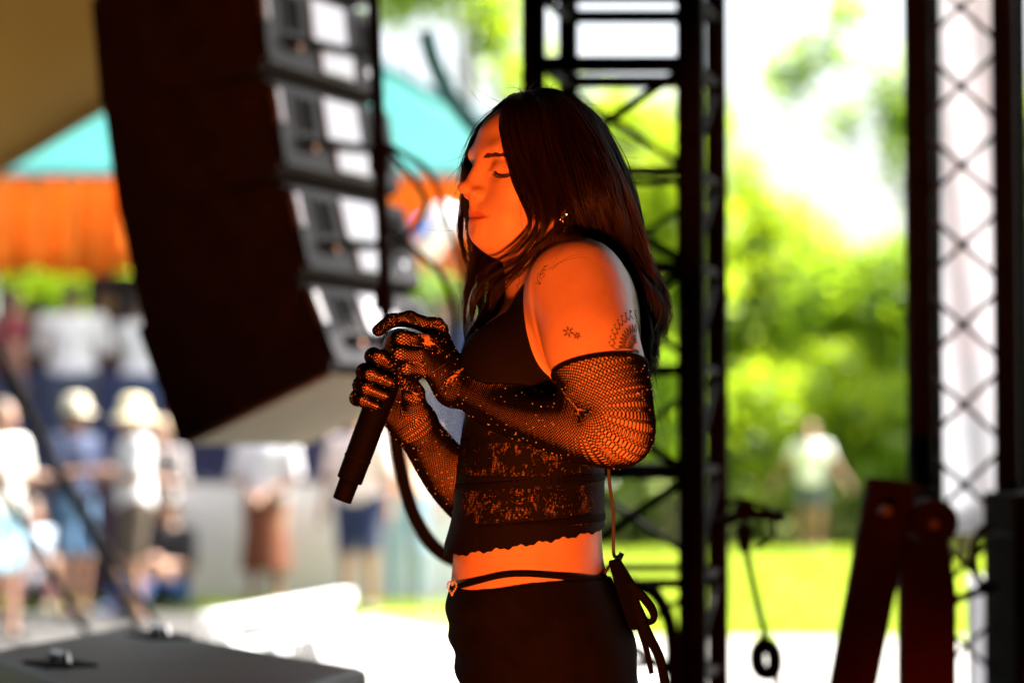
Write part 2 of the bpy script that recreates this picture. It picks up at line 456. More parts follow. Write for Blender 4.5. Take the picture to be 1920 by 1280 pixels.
# dark leaf band standing for the shade under the shrubs; the far wood
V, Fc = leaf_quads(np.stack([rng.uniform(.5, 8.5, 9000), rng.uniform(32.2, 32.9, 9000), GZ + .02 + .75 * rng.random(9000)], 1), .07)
hd = empty('shade_band', (4.5, 32.5, GZ), 'low dark leaf band standing for the shade under the shrubs', 'shade_band')
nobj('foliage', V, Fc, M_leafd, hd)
m = MB()
for i in range(16): m.tube([(.7 + .5 * i, 32.55, GZ), (.75 + .5 * i, 32.5, GZ + .6)], .025, 6)
m.build('stem', M_bark, hd)['kind'] = 'stuff'
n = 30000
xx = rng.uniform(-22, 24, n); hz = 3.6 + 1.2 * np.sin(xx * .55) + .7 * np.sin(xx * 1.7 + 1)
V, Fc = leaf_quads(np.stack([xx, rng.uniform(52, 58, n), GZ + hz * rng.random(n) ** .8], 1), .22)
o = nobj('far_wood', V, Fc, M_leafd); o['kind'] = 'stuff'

# ------------------------------------------------------------------ raised deck with white front, railing, tent
DX0, DX1, DY0, DY1, DZ = -7.2, .55, 20.3, 27.0, .86
deck = empty('raised_deck', (DX0, DY0, GZ), 'raised deck with a white panelled front, darkened at left for shadow, under the teal tent', 'deck')
m = MB(); m.box(((DX0 + DX1) / 2, (DY0 + DY1) / 2 + .05, DZ - .06), (DX1 - DX0, DY1 - DY0, .12)); m.build('deck_floor', M_deckwood, deck)
pw = (DX1 - DX0) / 9
M_panel_shade = pm("dark_panel_shadow", (.035, .012, .03), .8, var=.2)  # left panels coloured dark for shadow and people in front
for i in range(9):
    m = MB(); m.box((DX0 + pw * (i + .5), DY0 - .03, (GZ + .02 + DZ) / 2), (pw - .025, .05, DZ - GZ - .02))
    m.build('panel', M_white if i > 4 else M_panel_shade, deck, bevel=.006)
for x in np.linspace(DX0 + .1, DX1 - .1, 4):
    m = MB(); m.box((x, DY1 - .2, (GZ + DZ) / 2 - .05), (.12, .12, DZ - GZ - .12)); m.build('post', M_deckwood, deck)
RZ = 1.76
rail = empty('deck_railing', (DX0, DY0 + .1, DZ), 'dark navy railing with close uprights along the front of the raised deck', 'railing')
m = MB(); m.box(((DX0 + DX1) / 2, DY0 + .1, RZ), (DX1 - DX0, .06, .05)); m.build('top_rail', M_navy, rail)
m = MB(); m.box(((DX0 + DX1) / 2, DY0 + .1, DZ + .08), (DX1 - DX0, .05, .04)); m.build('bottom_rail', M_navy, rail)
bm_ = None
for i in range(int((DX1 - DX0) / .055)):
    x = DX0 + .03 + .055 * i
    if bm_ is None:
        m = MB(); m.tube([(x, DY0 + .1, DZ + .1), (x, DY0 + .1, RZ - .02)], .013, 6); bm_ = m.build('baluster', M_navy, rail)
    else:
        c = bm_.copy(); col.objects.link(c); c.parent = rail; c.location = (x - DX0 - .03, 0, 0)
for x in (DX0 + .05, -3.4, DX1 - .05):
    m = MB(); m.box((x, DY0 + .16, (DZ + RZ) / 2 + .03), (.06, .05, RZ - DZ + .06)); m.build('post', M_navy, rail)

M_teal = pm("teal_canvas", (.022, .20, .185), .7, var=.14, scale=.9, transl=.4, tcol=(.055, .35, .32))
M_tealtrim = pm("dark_teal_trim", (.01, .12, .13), .7)
M_orange = pm("orange_drape", (.85, .24, .008), .75, var=.14, scale=3, transl=.4, tcol=(.95, .33, .008))
tent = empty('market_tent', (-2.25, 24, DZ), 'teal pyramid tent over the raised deck', 'tent')
TX0, TX1, TY0, TY1, TZ = -5.9, .95, 21.3, 27.0, 3.60
apex = np.array([(560 - 960) / FPX * 24.0, 24.0, 5.55])
cor = [np.array([TX0, TY0, TZ]), np.array([TX1, TY0, TZ]), np.array([TX1, TY1, TZ]), np.array([TX0, TY1, TZ])]
for q in range(4):
    a, b = cor[q], cor[(q + 1) % 4]; grid = []
    nn = 12
    for i in range(nn + 1):
        t = i / nn; row = []
        for j in range(13):
            u = j / 12
            e = a * (1 - u) + b * u; p = e * (1 - t) + apex * t
            sag = -.16 * math.sin(math.pi * t) - .05 * math.sin(math.pi * u) * (1 - t)
            row.append(p + np.array([0, 0, sag]))
        grid.append(row)
    nrm = np.cross(b - a, apex - a); nrm /= np.linalg.norm(nrm)
    m = MB(); m.sheet(grid, .006, nrm); m.build('roof_panel', M_teal, tent, smooth=True)
    m = MB(); m.tube([grid[i][0] + np.array([0, 0, .004]) for i in range(nn + 1)], .045, 6); m.build('rib', M_tealtrim, tent)
    m = MB(); m.tube([a, b], .05, 6); m.build('edge_trim', M_tealtrim, tent)
for x in (TX0 + .1, TX1 - .1):
    for y in (TY0 + .1, TY1 - .1):
        m = MB(); m.tube([(x, y, DZ), (x, y, TZ)], .035, 8); m.build('pole', M_white, tent)
m = MB(); m.tube([(TX0, TY0 - .24, TZ - .04), (TX1, TY0 - .24, TZ - .04)], .03, 6); m.build('front_rail', M_tealtrim, tent)
for x in np.linspace(TX0 + .05, TX1 - .05, 5):
    m = MB(); m.tube([(x, TY0, TZ), (x, TY0 - .24, TZ - .04)], .02, 6); m.build('bracket', M_tealtrim, tent)
# gathered orange valance: lengths of cloth hung along the tent front
k = 0
for x0 in np.arange(TX0 + .02, TX1 - .1, .85):
    xs = np.linspace(x0, min(x0 + .85, TX1 - .02), 46)
    ph = rng.uniform(0, 6)
    rows = []
    for iz, z in enumerate(np.linspace(TZ - .05, TZ - .88, 6)):
        am = .02 + .085 * iz / 5
        rows.append([(x, TY0 - .24 + am * math.sin(x * 26 + ph + 1.6 * math.sin(x * 5.3 + ph)) , z - (.05 * math.sin((x - x0) * 3.7) if iz == 5 else 0)) for x in xs])
    m = MB(); m.sheet(rows, .003, (0, 1, 0)); m.build('valance', M_orange, tent, smooth=True)

M_tent_shade = pm("plum_tent_shade", (.045, .012, .035), .9, var=.2, scale=2)  # dark backing added to stand for the shade under the tent
for xa, xb, zt_ in ((TX0 + .1, -4.75, 2.65), (-4.74, -1.35, 3.12), (-1.34, TX1 - .1, 2.15)):
    rows = [[(x, TY1 - .15 + .05 * math.sin(x * 9), z) for x in np.linspace(xa, xb, 50)] for z in (DZ + .01, zt_)]
    m = MB(); m.sheet(rows, .004, (0, 1, 0)); m.build('shade_backing', M_tent_shade, tent, smooth=True)
# ochre awning, upper left
M_ochre = pm("ochre_canvas", (.20, .125, .028), .8, var=.06, scale=1.5, transl=.5, tcol=(.20, .125, .028), bump=.1, bscale=30)
A = P(-420, 575, 12.2); B = P(560, -8, 11.2); C2 = P(560, -1500, 10.6); D2 = P(-420, -1100, 10.6)
rows = []
for i in range(9):
    t = i / 8; l = A * (1 - t) + D2 * t; r = B * (1 - t) + C2 * t
    rows.append([l * (1 - u) + r * u + np.array([0, -.06 * math.sin(math.pi * u), -.05 * math.sin(math.pi * t) * math.sin(math.pi * u)]) for u in np.linspace(0, 1, 11)])
aw = empty('canvas_awning', A, 'plain ochre canvas awning sloping across the upper left corner', 'awning')
m = MB(); m.sheet(rows, .006, (0, -1, 0)); m.build('canvas', M_ochre, aw, smooth=True)
m = MB(); m.tube(rows[0], .022, 8); m.build('hem', M_ochre, aw, smooth=True)
m = MB(); m.tube([P(-400, 575, 12.3), P(-400, 852, 12.3) * [1, 1, 0] + [0, 0, GZ]], .03, 8); m.build('pole', M_steelk, aw)
# ================================================================== BACKGROUND PEOPLE
M_skin_bg = pm("skin_sunlit", (.29, .155, .10), .5, var=.05, sss=.0)
_cm = {}
def cloth(c, rough=.8):
    c = tuple(x * .62 for x in c) if max(c) < .5 else c
    k = tuple(round(x, 3) for x in c)
    if k not in _cm: _cm[k] = pm("cloth_%d" % len(_cm), c, rough, var=.10, scale=9, bump=.2, bscale=40)
    return _cm[k]
def sdfmesh(g): 
    return surface_nets(g.d, g.lo, g.h)
def figure(px, pyfeet, d, H, face, label, shirt, bottom, bottom_kind='shorts', hair=(.05, .03, .02), hat=None, pose='stand',
           gz=None, sleeves=.45, group='people watching in the crowd', wide=1.0, shoes=(.1, .1, .1), arms=None):
    """a standing or sitting onlooker; face = heading in degrees, 0 looks at the camera, 90 looks to image right"""
    base = P(px, pyfeet, d); base[2] = GZ if gz is None else gz
    t = empty('person', base, label, 'person', group, rz=R(face))
    s = H / 1.7; h = .016
    # local frame: faces -Y, left hand +X
    sit = pose == 'sit'
    dz = -.50 * s if sit else 0.0
    hip = [np.array([sx * .095 * wide, 0, .90 * s + dz]) for sx in (-1, 1)]
    if sit:
        hip = [np.array([sx * .10, 0, .14]) for sx in (-1, 1)]
        knee = [np.array([sx * .16, -.36 * s, .42 * s]) for sx in (-1, 1)]; ank = [np.array([sx * .13, -.52 * s, .08]) for sx in (-1, 1)]
        zb = .14 - .90 * s
    else:
        st_ = rng.uniform(-.03, .03)
        knee = [np.array([sx * .10, -.02 + sx * st_, .48 * s]) for sx in (-1, 1)]; ank = [np.array([sx * .105, .02 - sx * st_, .085 * s]) for sx in (-1, 1)]
        zb = 0.0
    sh = [np.array([sx * .185 * wide * s, .01, 1.40 * s + zb]) for sx in (-1, 1)]
    if arms == 'hold':
        el = [np.array([sx * .25 * wide, -.02, 1.12 * s + zb]) for sx in (-1, 1)]; wr = [np.array([sx * .09, -.27, 1.16 * s + zb]) for sx in (-1, 1)]
    elif arms == 'out':
        el = [np.array([sx * .32, 0, 1.14 * s + zb]) for sx in (-1, 1)]; wr = [np.array([sx * .46, -.03, .93 * s + zb]) for sx in (-1, 1)]
    elif arms == 'front':
        el = [np.array([sx * .23 * wide, .0, 1.12 * s + zb]) for sx in (-1, 1)]; wr = [np.array([sx * .05, -.20, .98 * s + zb]) for sx in (-1, 1)]
    else:
        el = [np.array([sx * .25 * wide, .02, 1.12 * s + zb]) for sx in (-1, 1)]; wr = [np.array([sx * .26 * wide, -.05, .87 * s + zb]) for sx in (-1, 1)]
    lo = np.array([-.62, -.78, -.02]); hi = np.array([.62, .4, 1.82 * s])
    hd = np.array([0, -.015, 1.585 * s + zb])
    def torso(g, e, low=.84):
        g.ell((0, 0, 1.30 * s + zb), np.array([.165 * wide, .115, .17]) * s + e, k=.05)
        g.ell((0, 0, 1.08 * s + zb), np.array([.135 * wide, .105, .18]) * s + e, k=.08)
        g.ell((0, .005, .95 * s + zb), np.array([.165 * wide, .12, .12]) * s + e, k=.08)
        g.cap(sh[0] - [0, 0, .03], sh[1] - [0, 0, .03], .055 * s + e, .055 * s + e, .05)
    def arm(g, i, e, f=1.0):
        a, b, c = sh[i], el[i], wr[i]
        p = a + (b - a) * min(1, f * 2)
        g.cap(a, p, .052 * s + e, .044 * s + e, .03)
        if f > .5: g.cap(b, b + (c - b) * (f * 2 - 1), .042 * s + e, .03 * s + e, .03)
    def leg(g, i, e, f=1.0, k=.04):
        a, b, c = hip[i], knee[i], ank[i]
        g.cap(a, a + (b - a) * min(1, f * 2), .088 * s * wide + e, (.088 - .03 * min(1, f * 2)) * s + e, k)
        if f > .5: g.cap(b, b + (c - b) * (f * 2 - 1), .056 * s + e, (.056 - .02 * (f * 2 - 1)) * s + e, .03)
    g = Grid(lo, hi, h)
    torso(g, 0)
    g.cap((0, 0, 1.42 * s + zb), hd - [0, -.01, .05], .056, .05, .04)
    g.ell(hd, (.073, .092, .112), k=.02); g.ell(hd + [0, -.035, -.05], (.052, .058, .07), k=.03)
    g.cap(hd + [0, -.09, 0], hd + [0, -.108, -.035], .009, .013, .012)
    for sx in (-1, 1):
        g.ell(hd + [sx * .074, .01, -.015], (.012, .02, .032), k=.01); g.ball(hd + [sx * .032, -.092, .002], .013, .012, 's')
    for i in (0, 1):
        arm(g, i, 0)
        v = wr[i] - el[i]; v = v / np.linalg.norm(v); q = wr[i] + v * .09
        g.cap(wr[i], q, .026, .030, .02)
        sd = np.cross(v, [0, 0, 1.0]); sd = sd / (np.linalg.norm(sd) + 1e-6)
        for f4 in (-1.5, -.5, .5, 1.5): g.cap(q + sd * f4 * .014, q + sd * f4 * .018 + v * (.075 - abs(f4) * .008), .0105, .009, .004)
        g.cap(wr[i] + v * .03 - sd * .02, wr[i] + v * .075 - sd * .05, .012, .010, .01)
        leg(g, i, 0)
        g.cap(ank[i] - [0, -.01, .03], ank[i] + [0, -.13 * s, -.045], .036, .032, .03)
    V, Fc = sdfmesh(g); link('body', npmesh('body', V, Fc), M_skin_bg, t, True)
    g = Grid(lo, hi, h); torso(g, .018)
    for i in (0, 1): arm(g, i, .016, sleeves)
    zlow = (.90 if bottom_kind != 'tucked' else .97) * s + zb
    z0 = g.ax[2][None, None, :]; g.d = np.maximum(g.d, (zlow - z0)); g.d = np.maximum(g.d, z0 - (1.455 * s + zb))
    V, Fc = sdfmesh(g); link('shirt', npmesh('shirt', V, Fc), cloth(shirt), t, True)
    g = Grid(lo, hi, h)
    g.ell((0, .005, .95 * s + zb), np.array([.168 * wide, .122, .13]) * s + .012, k=.03)
    if bottom_kind == 'skirt':
        g.cap((0, 0, .92 * s), (0, .01, .36 * s), .165 * s, .215 * s, .05)
    else:
        f = {'shorts': .42, 'long': .95, 'trousers': .95, 'shortshorts': .28}[bottom_kind]
        for i in (0, 1): leg(g, i, .02 if f < .6 else .016, f, .03)
    z0 = g.ax[2][None, None, :]; g.d = np.maximum(g.d, z0 - (1.03 * s + zb))
    if bottom_kind == 'skirt': g.d = np.maximum(g.d, .33 * s - z0)
    V, Fc = sdfmesh(g); link({'skirt': 'skirt', 'shorts': 'shorts', 'shortshorts': 'shorts', 'trousers': 'trousers'}[bottom_kind], npmesh('bottom', V, Fc), cloth(bottom), t, True)
    g = Grid(lo, hi, h)
    for i in (0, 1): g.cap(ank[i] - [0, -.015, .04], ank[i] + [0, -.14 * s, -.05], .043, .04, .02)
    g.d = np.maximum(g.d, -g.ax[2][None, None, :])
    V, Fc = sdfmesh(g); link('shoe', npmesh('shoe', V, Fc), cloth(shoes), t, True)
    g = Grid(hd - .3, hd + .3, .012)
    if hat is None or hat[0] != 'none':
        g.ell(hd + [0, .02, .025], (.083, .098, .105), k=0)
        fr = hd + [0, -.105, -.045]; g.ell(fr, (.075, .075, .105), k=.02, mode='s')
        if len(hair) > 3: g.cap(hd + [0, .05, -.02], hd + [0, .075, -.28], .07, .06, .05)
        V, Fc = sdfmesh(g); link('hair', npmesh('hair', V, Fc), cloth(hair[:3], .5), t, True)
    if hat is not None:
        m = MB(); c = hd + [0, .005, .05]; kind, hc = hat
        prof = [(.0, .125), (.06, .12), (.09, .09), (.1, .03), (.105, .0)]
        if kind == 'bucket': prof += [(.13, -.02), (.17, -.055), (.168, -.062), (.128, -.03), (.1, -.01)]
        N = 20; vs = []; fs = []
        for r_, z_ in prof:
            for j in range(N):
                a = 2 * math.pi * j / N; vs.append(c + np.array([r_ * math.cos(a) * .92, r_ * math.sin(a) * 1.08, z_]))
        for i in range(len(prof) - 1):
            for j in range(N): fs.append((i * N + j, i * N + (j + 1) % N, (i + 1) * N + (j + 1) % N, (i + 1) * N + j))
        m.add(vs, fs)
        if kind == 'cap':
            gr = [[c + np.array([x * .085, -.09 - (1 - x * x) ** .5 * .075 * u - .01 * u, .004 - .02 * u]) for x in np.linspace(-.95, .95, 9)] for u in (0, .5, 1)]
            m.sheet(gr, .006, (0, 0, 1))
        m.local('hat', cloth(hc), t, True)
    return t
W = (.80, .79, .81)
# in front of the deck
figure(137, 1165, 18.6, 1.66, 55, 'person in dark navy shirt, denim shorts and pale cap holding a drink, facing right', (.022, .04, .11), (.09, .20, .36), hat=('cap', (.52, .47, .36)), arms='hold')
figure(250, 1168, 18.1, 1.64, -70, 'person in cream bucket hat, white top and brown shorts, facing left', (.58, .57, .59), (.12, .085, .055), hat=('bucket', (.62, .55, .36)), arms='hold', sleeves=.4)
figure(-2, 1225, 16.2, 1.62, 60, 'person cut by the left edge of the photo in white top and pale blue shorts', (.62, .62, .57), (.30, .50, .62), 'shorts', arms='hold', hair=(.10, .06, .03))
figure(497, 1128, 19.7, 1.62, -12, 'person in white blouse and long rust brown skirt standing at the white deck front', (.58, .57, .62), (.20, .048, .010), 'skirt', arms='front', hair=(.10, .05, .03, 1), shoes=(.5, .3, .25), wide=1.12)
figure(672, 1140, 19.2, 1.66, -20, 'person in pale pink top and navy shorts behind the microphone', (.74, .60, .58), (.018, .035, .13), 'shorts', hair=(.45, .30, .16, 1), wide=1.08)
figure(762, 1138, 19.7, 1.74, 15, 'person in peach shirt and light blue jeans behind the singer\'s wrist', (.66, .38, .30), (.24, .36, .50), 'trousers', hair=(.05, .03, .02))
figure(318, 1108, 19.6, 1.66, -35, 'person sitting in black t-shirt and blue jeans against the white deck front', (.02, .02, .025), (.035, .11, .34), 'trousers', pose='sit', arms='hold', shoes=(.03, .06, .2))
figure(60, 1120, 19.6, 1.6, 10, 'person sitting on the ground in light blue top behind the person in navy', (.45, .55, .66), (.10, .02, .03), 'trousers', pose='sit', arms='hold')
figure(298, 1108, 19.9, 1.55, -30, 'person in grey top half hidden behind the cream bucket hat wearer', (.42, .38, .38), (.05, .05, .06), 'shorts', arms='hold', hair=(.3, .2, .1))
# on the lawn
figure(1520, 1030, 31.5, 1.66, -8, 'woman in white top and denim shorts walking on the lawn with arms held out', (.86, .86, .86), (.13, .17, .23), 'shortshorts', arms='out', hair=(.36, .20, .09, 1), sleeves=.25, group='people on the lawn')
# on the deck
GD = 'people standing on the raised deck'
figure(133, 900, 21.2, 1.74, 175, 'broad person in white t-shirt on the deck below the orange valance', W, (.16, .20, .20), 'trousers', gz=DZ, wide=1.25, group=GD, arms='hold', hair=(.08, .05, .035))
figure(262, 900, 21.2, 1.66, 150, 'person in white sleeveless top and blue jeans on the deck beside the speaker stack', W, (.07, .17, .40), 'trousers', gz=DZ, group=GD, sleeves=.2, arms='hold')
figure(198, 900, 22.6, 1.80, 20, 'person in purple shirt and dark cap standing behind white tops', (.10, .03, .07), (.03, .03, .05), 'trousers', gz=DZ, group=GD, hat=('cap', (.07, .025, .05)))
figure(15, 900, 21.0, 1.70, 120, 'person in dark red top on the deck at the left edge', (.30, .03, .05), (.03, .05, .14), 'trousers', gz=DZ, group=GD, sleeves=.25, hair=(.06, .02, .02, 1))
figure(62, 900, 21.9, 1.68, 170, 'person in black top squeezed between the dark red and white tops', (.016, .015, .02), (.02, .03, .08), 'trousers', gz=DZ, group=GD)
figure(340, 900, 21.6, 1.66, 30, 'person in plum top on the deck partly behind the lowest speaker', (.16, .05, .10), (.05, .04, .10), 'trousers', gz=DZ, group=GD)
figure(430, 900, 22.0, 1.66, -10, 'person in navy top on the deck above the rust skirt wearer', (.03, .04, .12), (.03, .03, .05), 'trousers', gz=DZ, group=GD)
figure(560, 900, 21.4, 1.70, 200, 'person in dark blue top on the deck under the lowest speaker', (.025, .035, .11), (.03, .03, .07), 'trousers', gz=DZ, group=GD, hair=(.12, .06, .03))
figure(640, 900, 21.8, 1.72, 170, 'person in deep violet top on the deck behind the singer\'s fingers', (.06, .03, .09), (.03, .03, .09), 'trousers', gz=DZ, group=GD)
figure(735, 900, 22.4, 1.66, 5, 'person in maroon top on the deck behind the gloved hands', (.18, .05, .06), (.05, .05, .09), 'trousers', gz=DZ, group=GD)
figure(838, 900, 21.8, 1.66, -20, 'person in blue top on the deck just left of the singer\'s chest', (.06, .10, .30), (.05, .07, .16), 'trousers', gz=DZ, group=GD)
# ================================================================== STAGE GEAR
M_panel = pm("dark_grey_panel", (.016, .015, .017), .5, spec=.12, var=.15, scale=10, bump=.1, bscale=150)
M_plate = pm("brushed_pale_plate", (.42, .42, .45), .35, metal=.4, var=.05, scale=6)
M_alu = pm("bare_aluminium", (.72, .71, .72), .3, metal=.9, var=.08, scale=12)
M_underside_bounce = pm("beige_bounce_tint", (.40, .345, .21), .7, var=.10, scale=4, bump=.1, bscale=40)  # beige stands in for light bounced onto the black underside
M_brass = pm("copper_screw", (.22, .11, .07), .55, metal=1.0, var=.1)
M_rub = pm("black_rubber", (.005, .0048, .0048), .9, spec=.1, var=.2)

# ---- hanging column of speaker cabinets: side towards us, rear panel turned to the right
PSI = R(24)
Wd = np.array([math.sin(PSI), math.cos(PSI), 0.0])
F0 = np.array([-math.cos(PSI), math.sin(PSI), 0.0])
DA = 6.8
cabs = [(455, -250, 3.0, 'topmost speaker cabinet of the hanging column, mostly above the frame'),
        (474, -52, 6.5, 'speaker cabinet at the top edge of the photo, second of the hanging column'),
        (498, 143, 9.5, 'speaker cabinet level with the teal tent roof, middle of the hanging column'),
        (530, 340, 14.0, 'speaker cabinet level with the orange valance, fourth down the hanging column'),
        (562, 528, 23.0, 'lowest speaker cabinet of the hanging column, tipped down, underside tinted beige for bounced light')]
for ci, (px, py, pit, lab) in enumerate(cabs):
    c0 = P(px, py, DA)
    a = R(pit)
    Fd = F0 * math.cos(a) - np.array([0, 0, 1]) * math.sin(a)
    Ud = F0 * math.sin(a) + np.array([0, 0, 1]) * math.cos(a)
    DEP, WID, HR, HF = .545, .75, .268, .318
    def Q(f, w, u): return c0 + Fd * f + Wd * w + Ud * u     # u measured from rear top edge, downward negative
    cab = empty('speaker_cabinet', c0, lab, 'speaker', 'cabinets of the hanging speaker column')
    top_f = (HF - HR) / 2; bot_f = top_f if ci < 4 else -.004; top_x = (.025, .025, .050, .068, .105)[ci]
    m = MB()
    m.hexa([Q(0, 0, -HR), Q(0, WID, -HR), Q(DEP, WID, -HR - bot_f), Q(DEP, 0, -HR - bot_f),
            Q(0, 0, 0), Q(0, WID, 0), Q(DEP, WID, top_x), Q(DEP, 0, top_x)])
    m.build('cabinet_body', M_blackw, cab, bevel=.008)
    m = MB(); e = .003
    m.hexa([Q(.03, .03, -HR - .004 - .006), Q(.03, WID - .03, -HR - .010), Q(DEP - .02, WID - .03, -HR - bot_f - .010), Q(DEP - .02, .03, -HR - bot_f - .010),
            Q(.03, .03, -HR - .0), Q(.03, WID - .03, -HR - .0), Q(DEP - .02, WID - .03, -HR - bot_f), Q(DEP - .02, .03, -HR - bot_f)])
    m.build('bottom_board', M_underside_bounce if ci == 4 else M_blackw, cab)
    def rp(w0, w1, u0, u1, f0, f1, name, mat, bev=.004):
        m = MB(); m.hexa([Q(-f0, w0, u0), Q(-f0, w1, u0), Q(-f1, w1, u0), Q(-f1, w0, u0), Q(-f0, w0, u1), Q(-f0, w1, u1), Q(-f1, w1, u1), Q(-f1, w0, u1)])
        return m.build(name, mat, cab, bevel=bev)
    rp(.03, WID - .01, -HR + .012, -.012, -.001, .012, 'rear_panel', M_panel)
    # recessed grip slots shown as framed dark pockets, amplifier plates, latches
    for w0, w1 in ((.14, .225), (.60, .68)):
        rp(w0 - .02, w1 + .02, -HR + .085, -.03, .0125, .017, 'grip_frame', M_panel)
        rp(w0, w1, -HR + .125, -.045, .0175, .020, 'grip_pocket', M_rub, .001)
    rp(.29, .50, -.150, -.025, .0125, .022, 'amplifier_plate', M_plate)
    rp(.33, .53, -HR + .028, -.165, .0125, .022, 'connector_plate', M_plate)
    m = MB(); m.tube([Q(-.03, .12, -HR + .09), Q(-.035, .40, -.162), Q(-.03, .69, -.14)], .011, 8); m.build('rear_strap', M_rub, cab)
    m = MB(); m.tube([Q(-.02, .18, -HR + .075), Q(-.034, .18, -HR + .075)], .012, 10); m.build('screw', M_brass, cab)
    m = MB(); m.tube([Q(-.02, .60, -HR + .06), Q(-.034, .60, -HR + .06)], .012, 10); m.build('screw', M_alu, cab)
    m = MB(); m.tube([Q(-.022, .005, -.14), Q(-.022, .005, -.045)], .016, 8); m.build('rigging_bar', M_alu, cab)
    m = MB(); m.box(Q(-.012, .01, -HR / 2), (.03, .03, HR * .8), Matrix(((Fd[0], Wd[0], Ud[0]), (Fd[1], Wd[1], Ud[1]), (Fd[2], Wd[2], Ud[2])))); m.build('rigging_frame', M_panel, cab)
    for f, u in ((.07, -.07), (.30, -.24)):
        m = MB(); m.tube([Q(f, -.001, u), Q(f, -.006, u)], .007, 8); m.build('bolt', M_brass, cab)
    # side pockets
    for f0, f1, u0, u1 in ((.22, .36, -.17, -.05), (.05, .17, -.13, -.03)):
        m = MB(); m.hexa([Q(f0, -.004, u0), Q(f0, 0, u0), Q(f1, 0, u0), Q(f1, -.004, u0), Q(f0, -.004, u1), Q(f0, 0, u1), Q(f1, 0, u1), Q(f1, -.004, u1)])
        m.build('side_plate', M_blackw, cab, bevel=.002)
# flying frame above, out of frame, hung from the roof
m = MB(); t = P(440, -330, 7.0)
m.tube([t, [t[0], t[1], 4.34]], .02, 8)
tag(m.build('hoist_chain', M_steelk), 'dark hoist chain holding up the speaker column', 'chain')
# slim black rod hanging in front of the column
a, b = P(688, -300, 6.15), P(728, 690, 6.15)
po = empty('hanging_rod', b, 'slim black rod hanging upright in front of the speaker rear panels', 'rod')
a = a + (a - b) * ((4.33 - a[2]) / (a[2] - b[2]))
m = MB(); m.tube([a, b], .0165, 10); m.build('rod', M_steelk, po)
for q in (300, 560):
    c = P(699 + q * .0305 + 4, q, 6.15); m = MB(); m.tube([c + [0, 0, -.03], c + [0, 0, .03]], .026, 10); m.build('clamp', M_steelk, po)
M_cable = pm("black_cable", (.007, .0065, .007), .85, spec=.15, var=.1)
cabs2 = [([(722, 275), (770, 330), (800, 380), (775, 430), (735, 455)], 'black cable looping from the rod across the orange valance'),
         ([(715, 268), (760, 290), (812, 335), (860, 480), (900, 560)], 'long black cable sagging from the rod behind the singer\'s face'),
         ([(728, 430), (780, 470), (830, 520), (850, 600), (846, 700)], 'thin black cable hanging low from the rod beside the green tree')]
for pts, lab in cabs2:
    m = MB(); m.tube(catmull([P(x, y, 6.1 + .05 * i) for i, (x, y) in enumerate(pts)], 26), .008, 7)
    tag(m.build('cable', M_cable, smooth=True), lab, 'cable', 'cables looped from the rod')
m = MB(); m.tube(catmull([P(798, 60, 9.2), P(815, 120, 9.2), P(850, 190, 9.2), P(900, 250, 9.2), P(960, 330, 9.2)], 20), .034, 8)
tag(m.build('tent_arm', pm("dark_teal_arm", (.02, .20, .20), .6), smooth=True), 'curved dark teal arm in front of the tent roof beside the singer\'s forehead', 'tent arm')

# ---- lattice towers
def rod(parent, name, a, b, r, mat=M_steelk, n=10):
    m = MB(); m.tube([a, b], r, n); return m.build(name, mat, parent, smooth=True)
tw = empty('truss_tower', P(1165, 852, 6.0) * [1, 1, 0], 'black steel truss tower directly behind the singer\'s head', 'truss tower', 'stage truss towers')
fL, fR = P(1001, 852, 5.8), P(1297, 852, 5.8); bL, bR = P(1066, 852, 6.2), P(1345, 852, 6.2)
def at(p, z): return np.array([p[0], p[1], z])
def zpx(y, d=6.0): return P(960, y, d)[2]
for p in (fL, fR, bL, bR): rod(tw, 'chord', at(p, 0), at(p, 4.32), {0: .029, 1: .034, 2: .026, 3: .028}[[q is p for q in (fL, fR, bL, bR)].index(True)])
lv = [zpx(y) for y in (1270, 1085, 888, 700, 510, 335, 140, 12, -190, -390, -600, -800)]
for i, z in enumerate(lv):
    r = .020 if i in (6, 7) else .0125
    rod(tw, 'rung', at(fL, z), at(fR, z), r); rod(tw, 'rung', at(bL, z + .02), at(bR, z + .02), r * .9)
    rod(tw, 'rung', at(fL, z + .01), at(bL, z + .01), .011); rod(tw, 'rung', at(fR, z + .01), at(bR, z + .01), .011)
for i in range(len(lv) - 1):
    a, b = lv[i], lv[i + 1]
    if i == 6: continue
    if i % 2: rod(tw, 'brace', at(fL, a), at(fR, b), .0115); rod(tw, 'brace', at(bR, a), at(bL, b), .009)
    else: rod(tw, 'brace', at(fR, a), at(fL, b), .0115); rod(tw, 'brace', at(bL, a), at(bR, b), .009)
    rod(tw, 'brace', at(fR, a), at(bR, b), .009); rod(tw, 'brace', at(fL, b), at(bL, a), .009)
m = MB(); m.tube(catmull([P(1180, 1095, 5.75), P(1225, 1110, 5.75), P(1255, 1165, 5.75), P(1262, 1240, 5.75), P(1262, 1300, 5.75)], 16), .017, 8)
tag(m.build('cable', M_cable, smooth=True), 'thick black cable arching down at the foot of the central truss', 'cable')

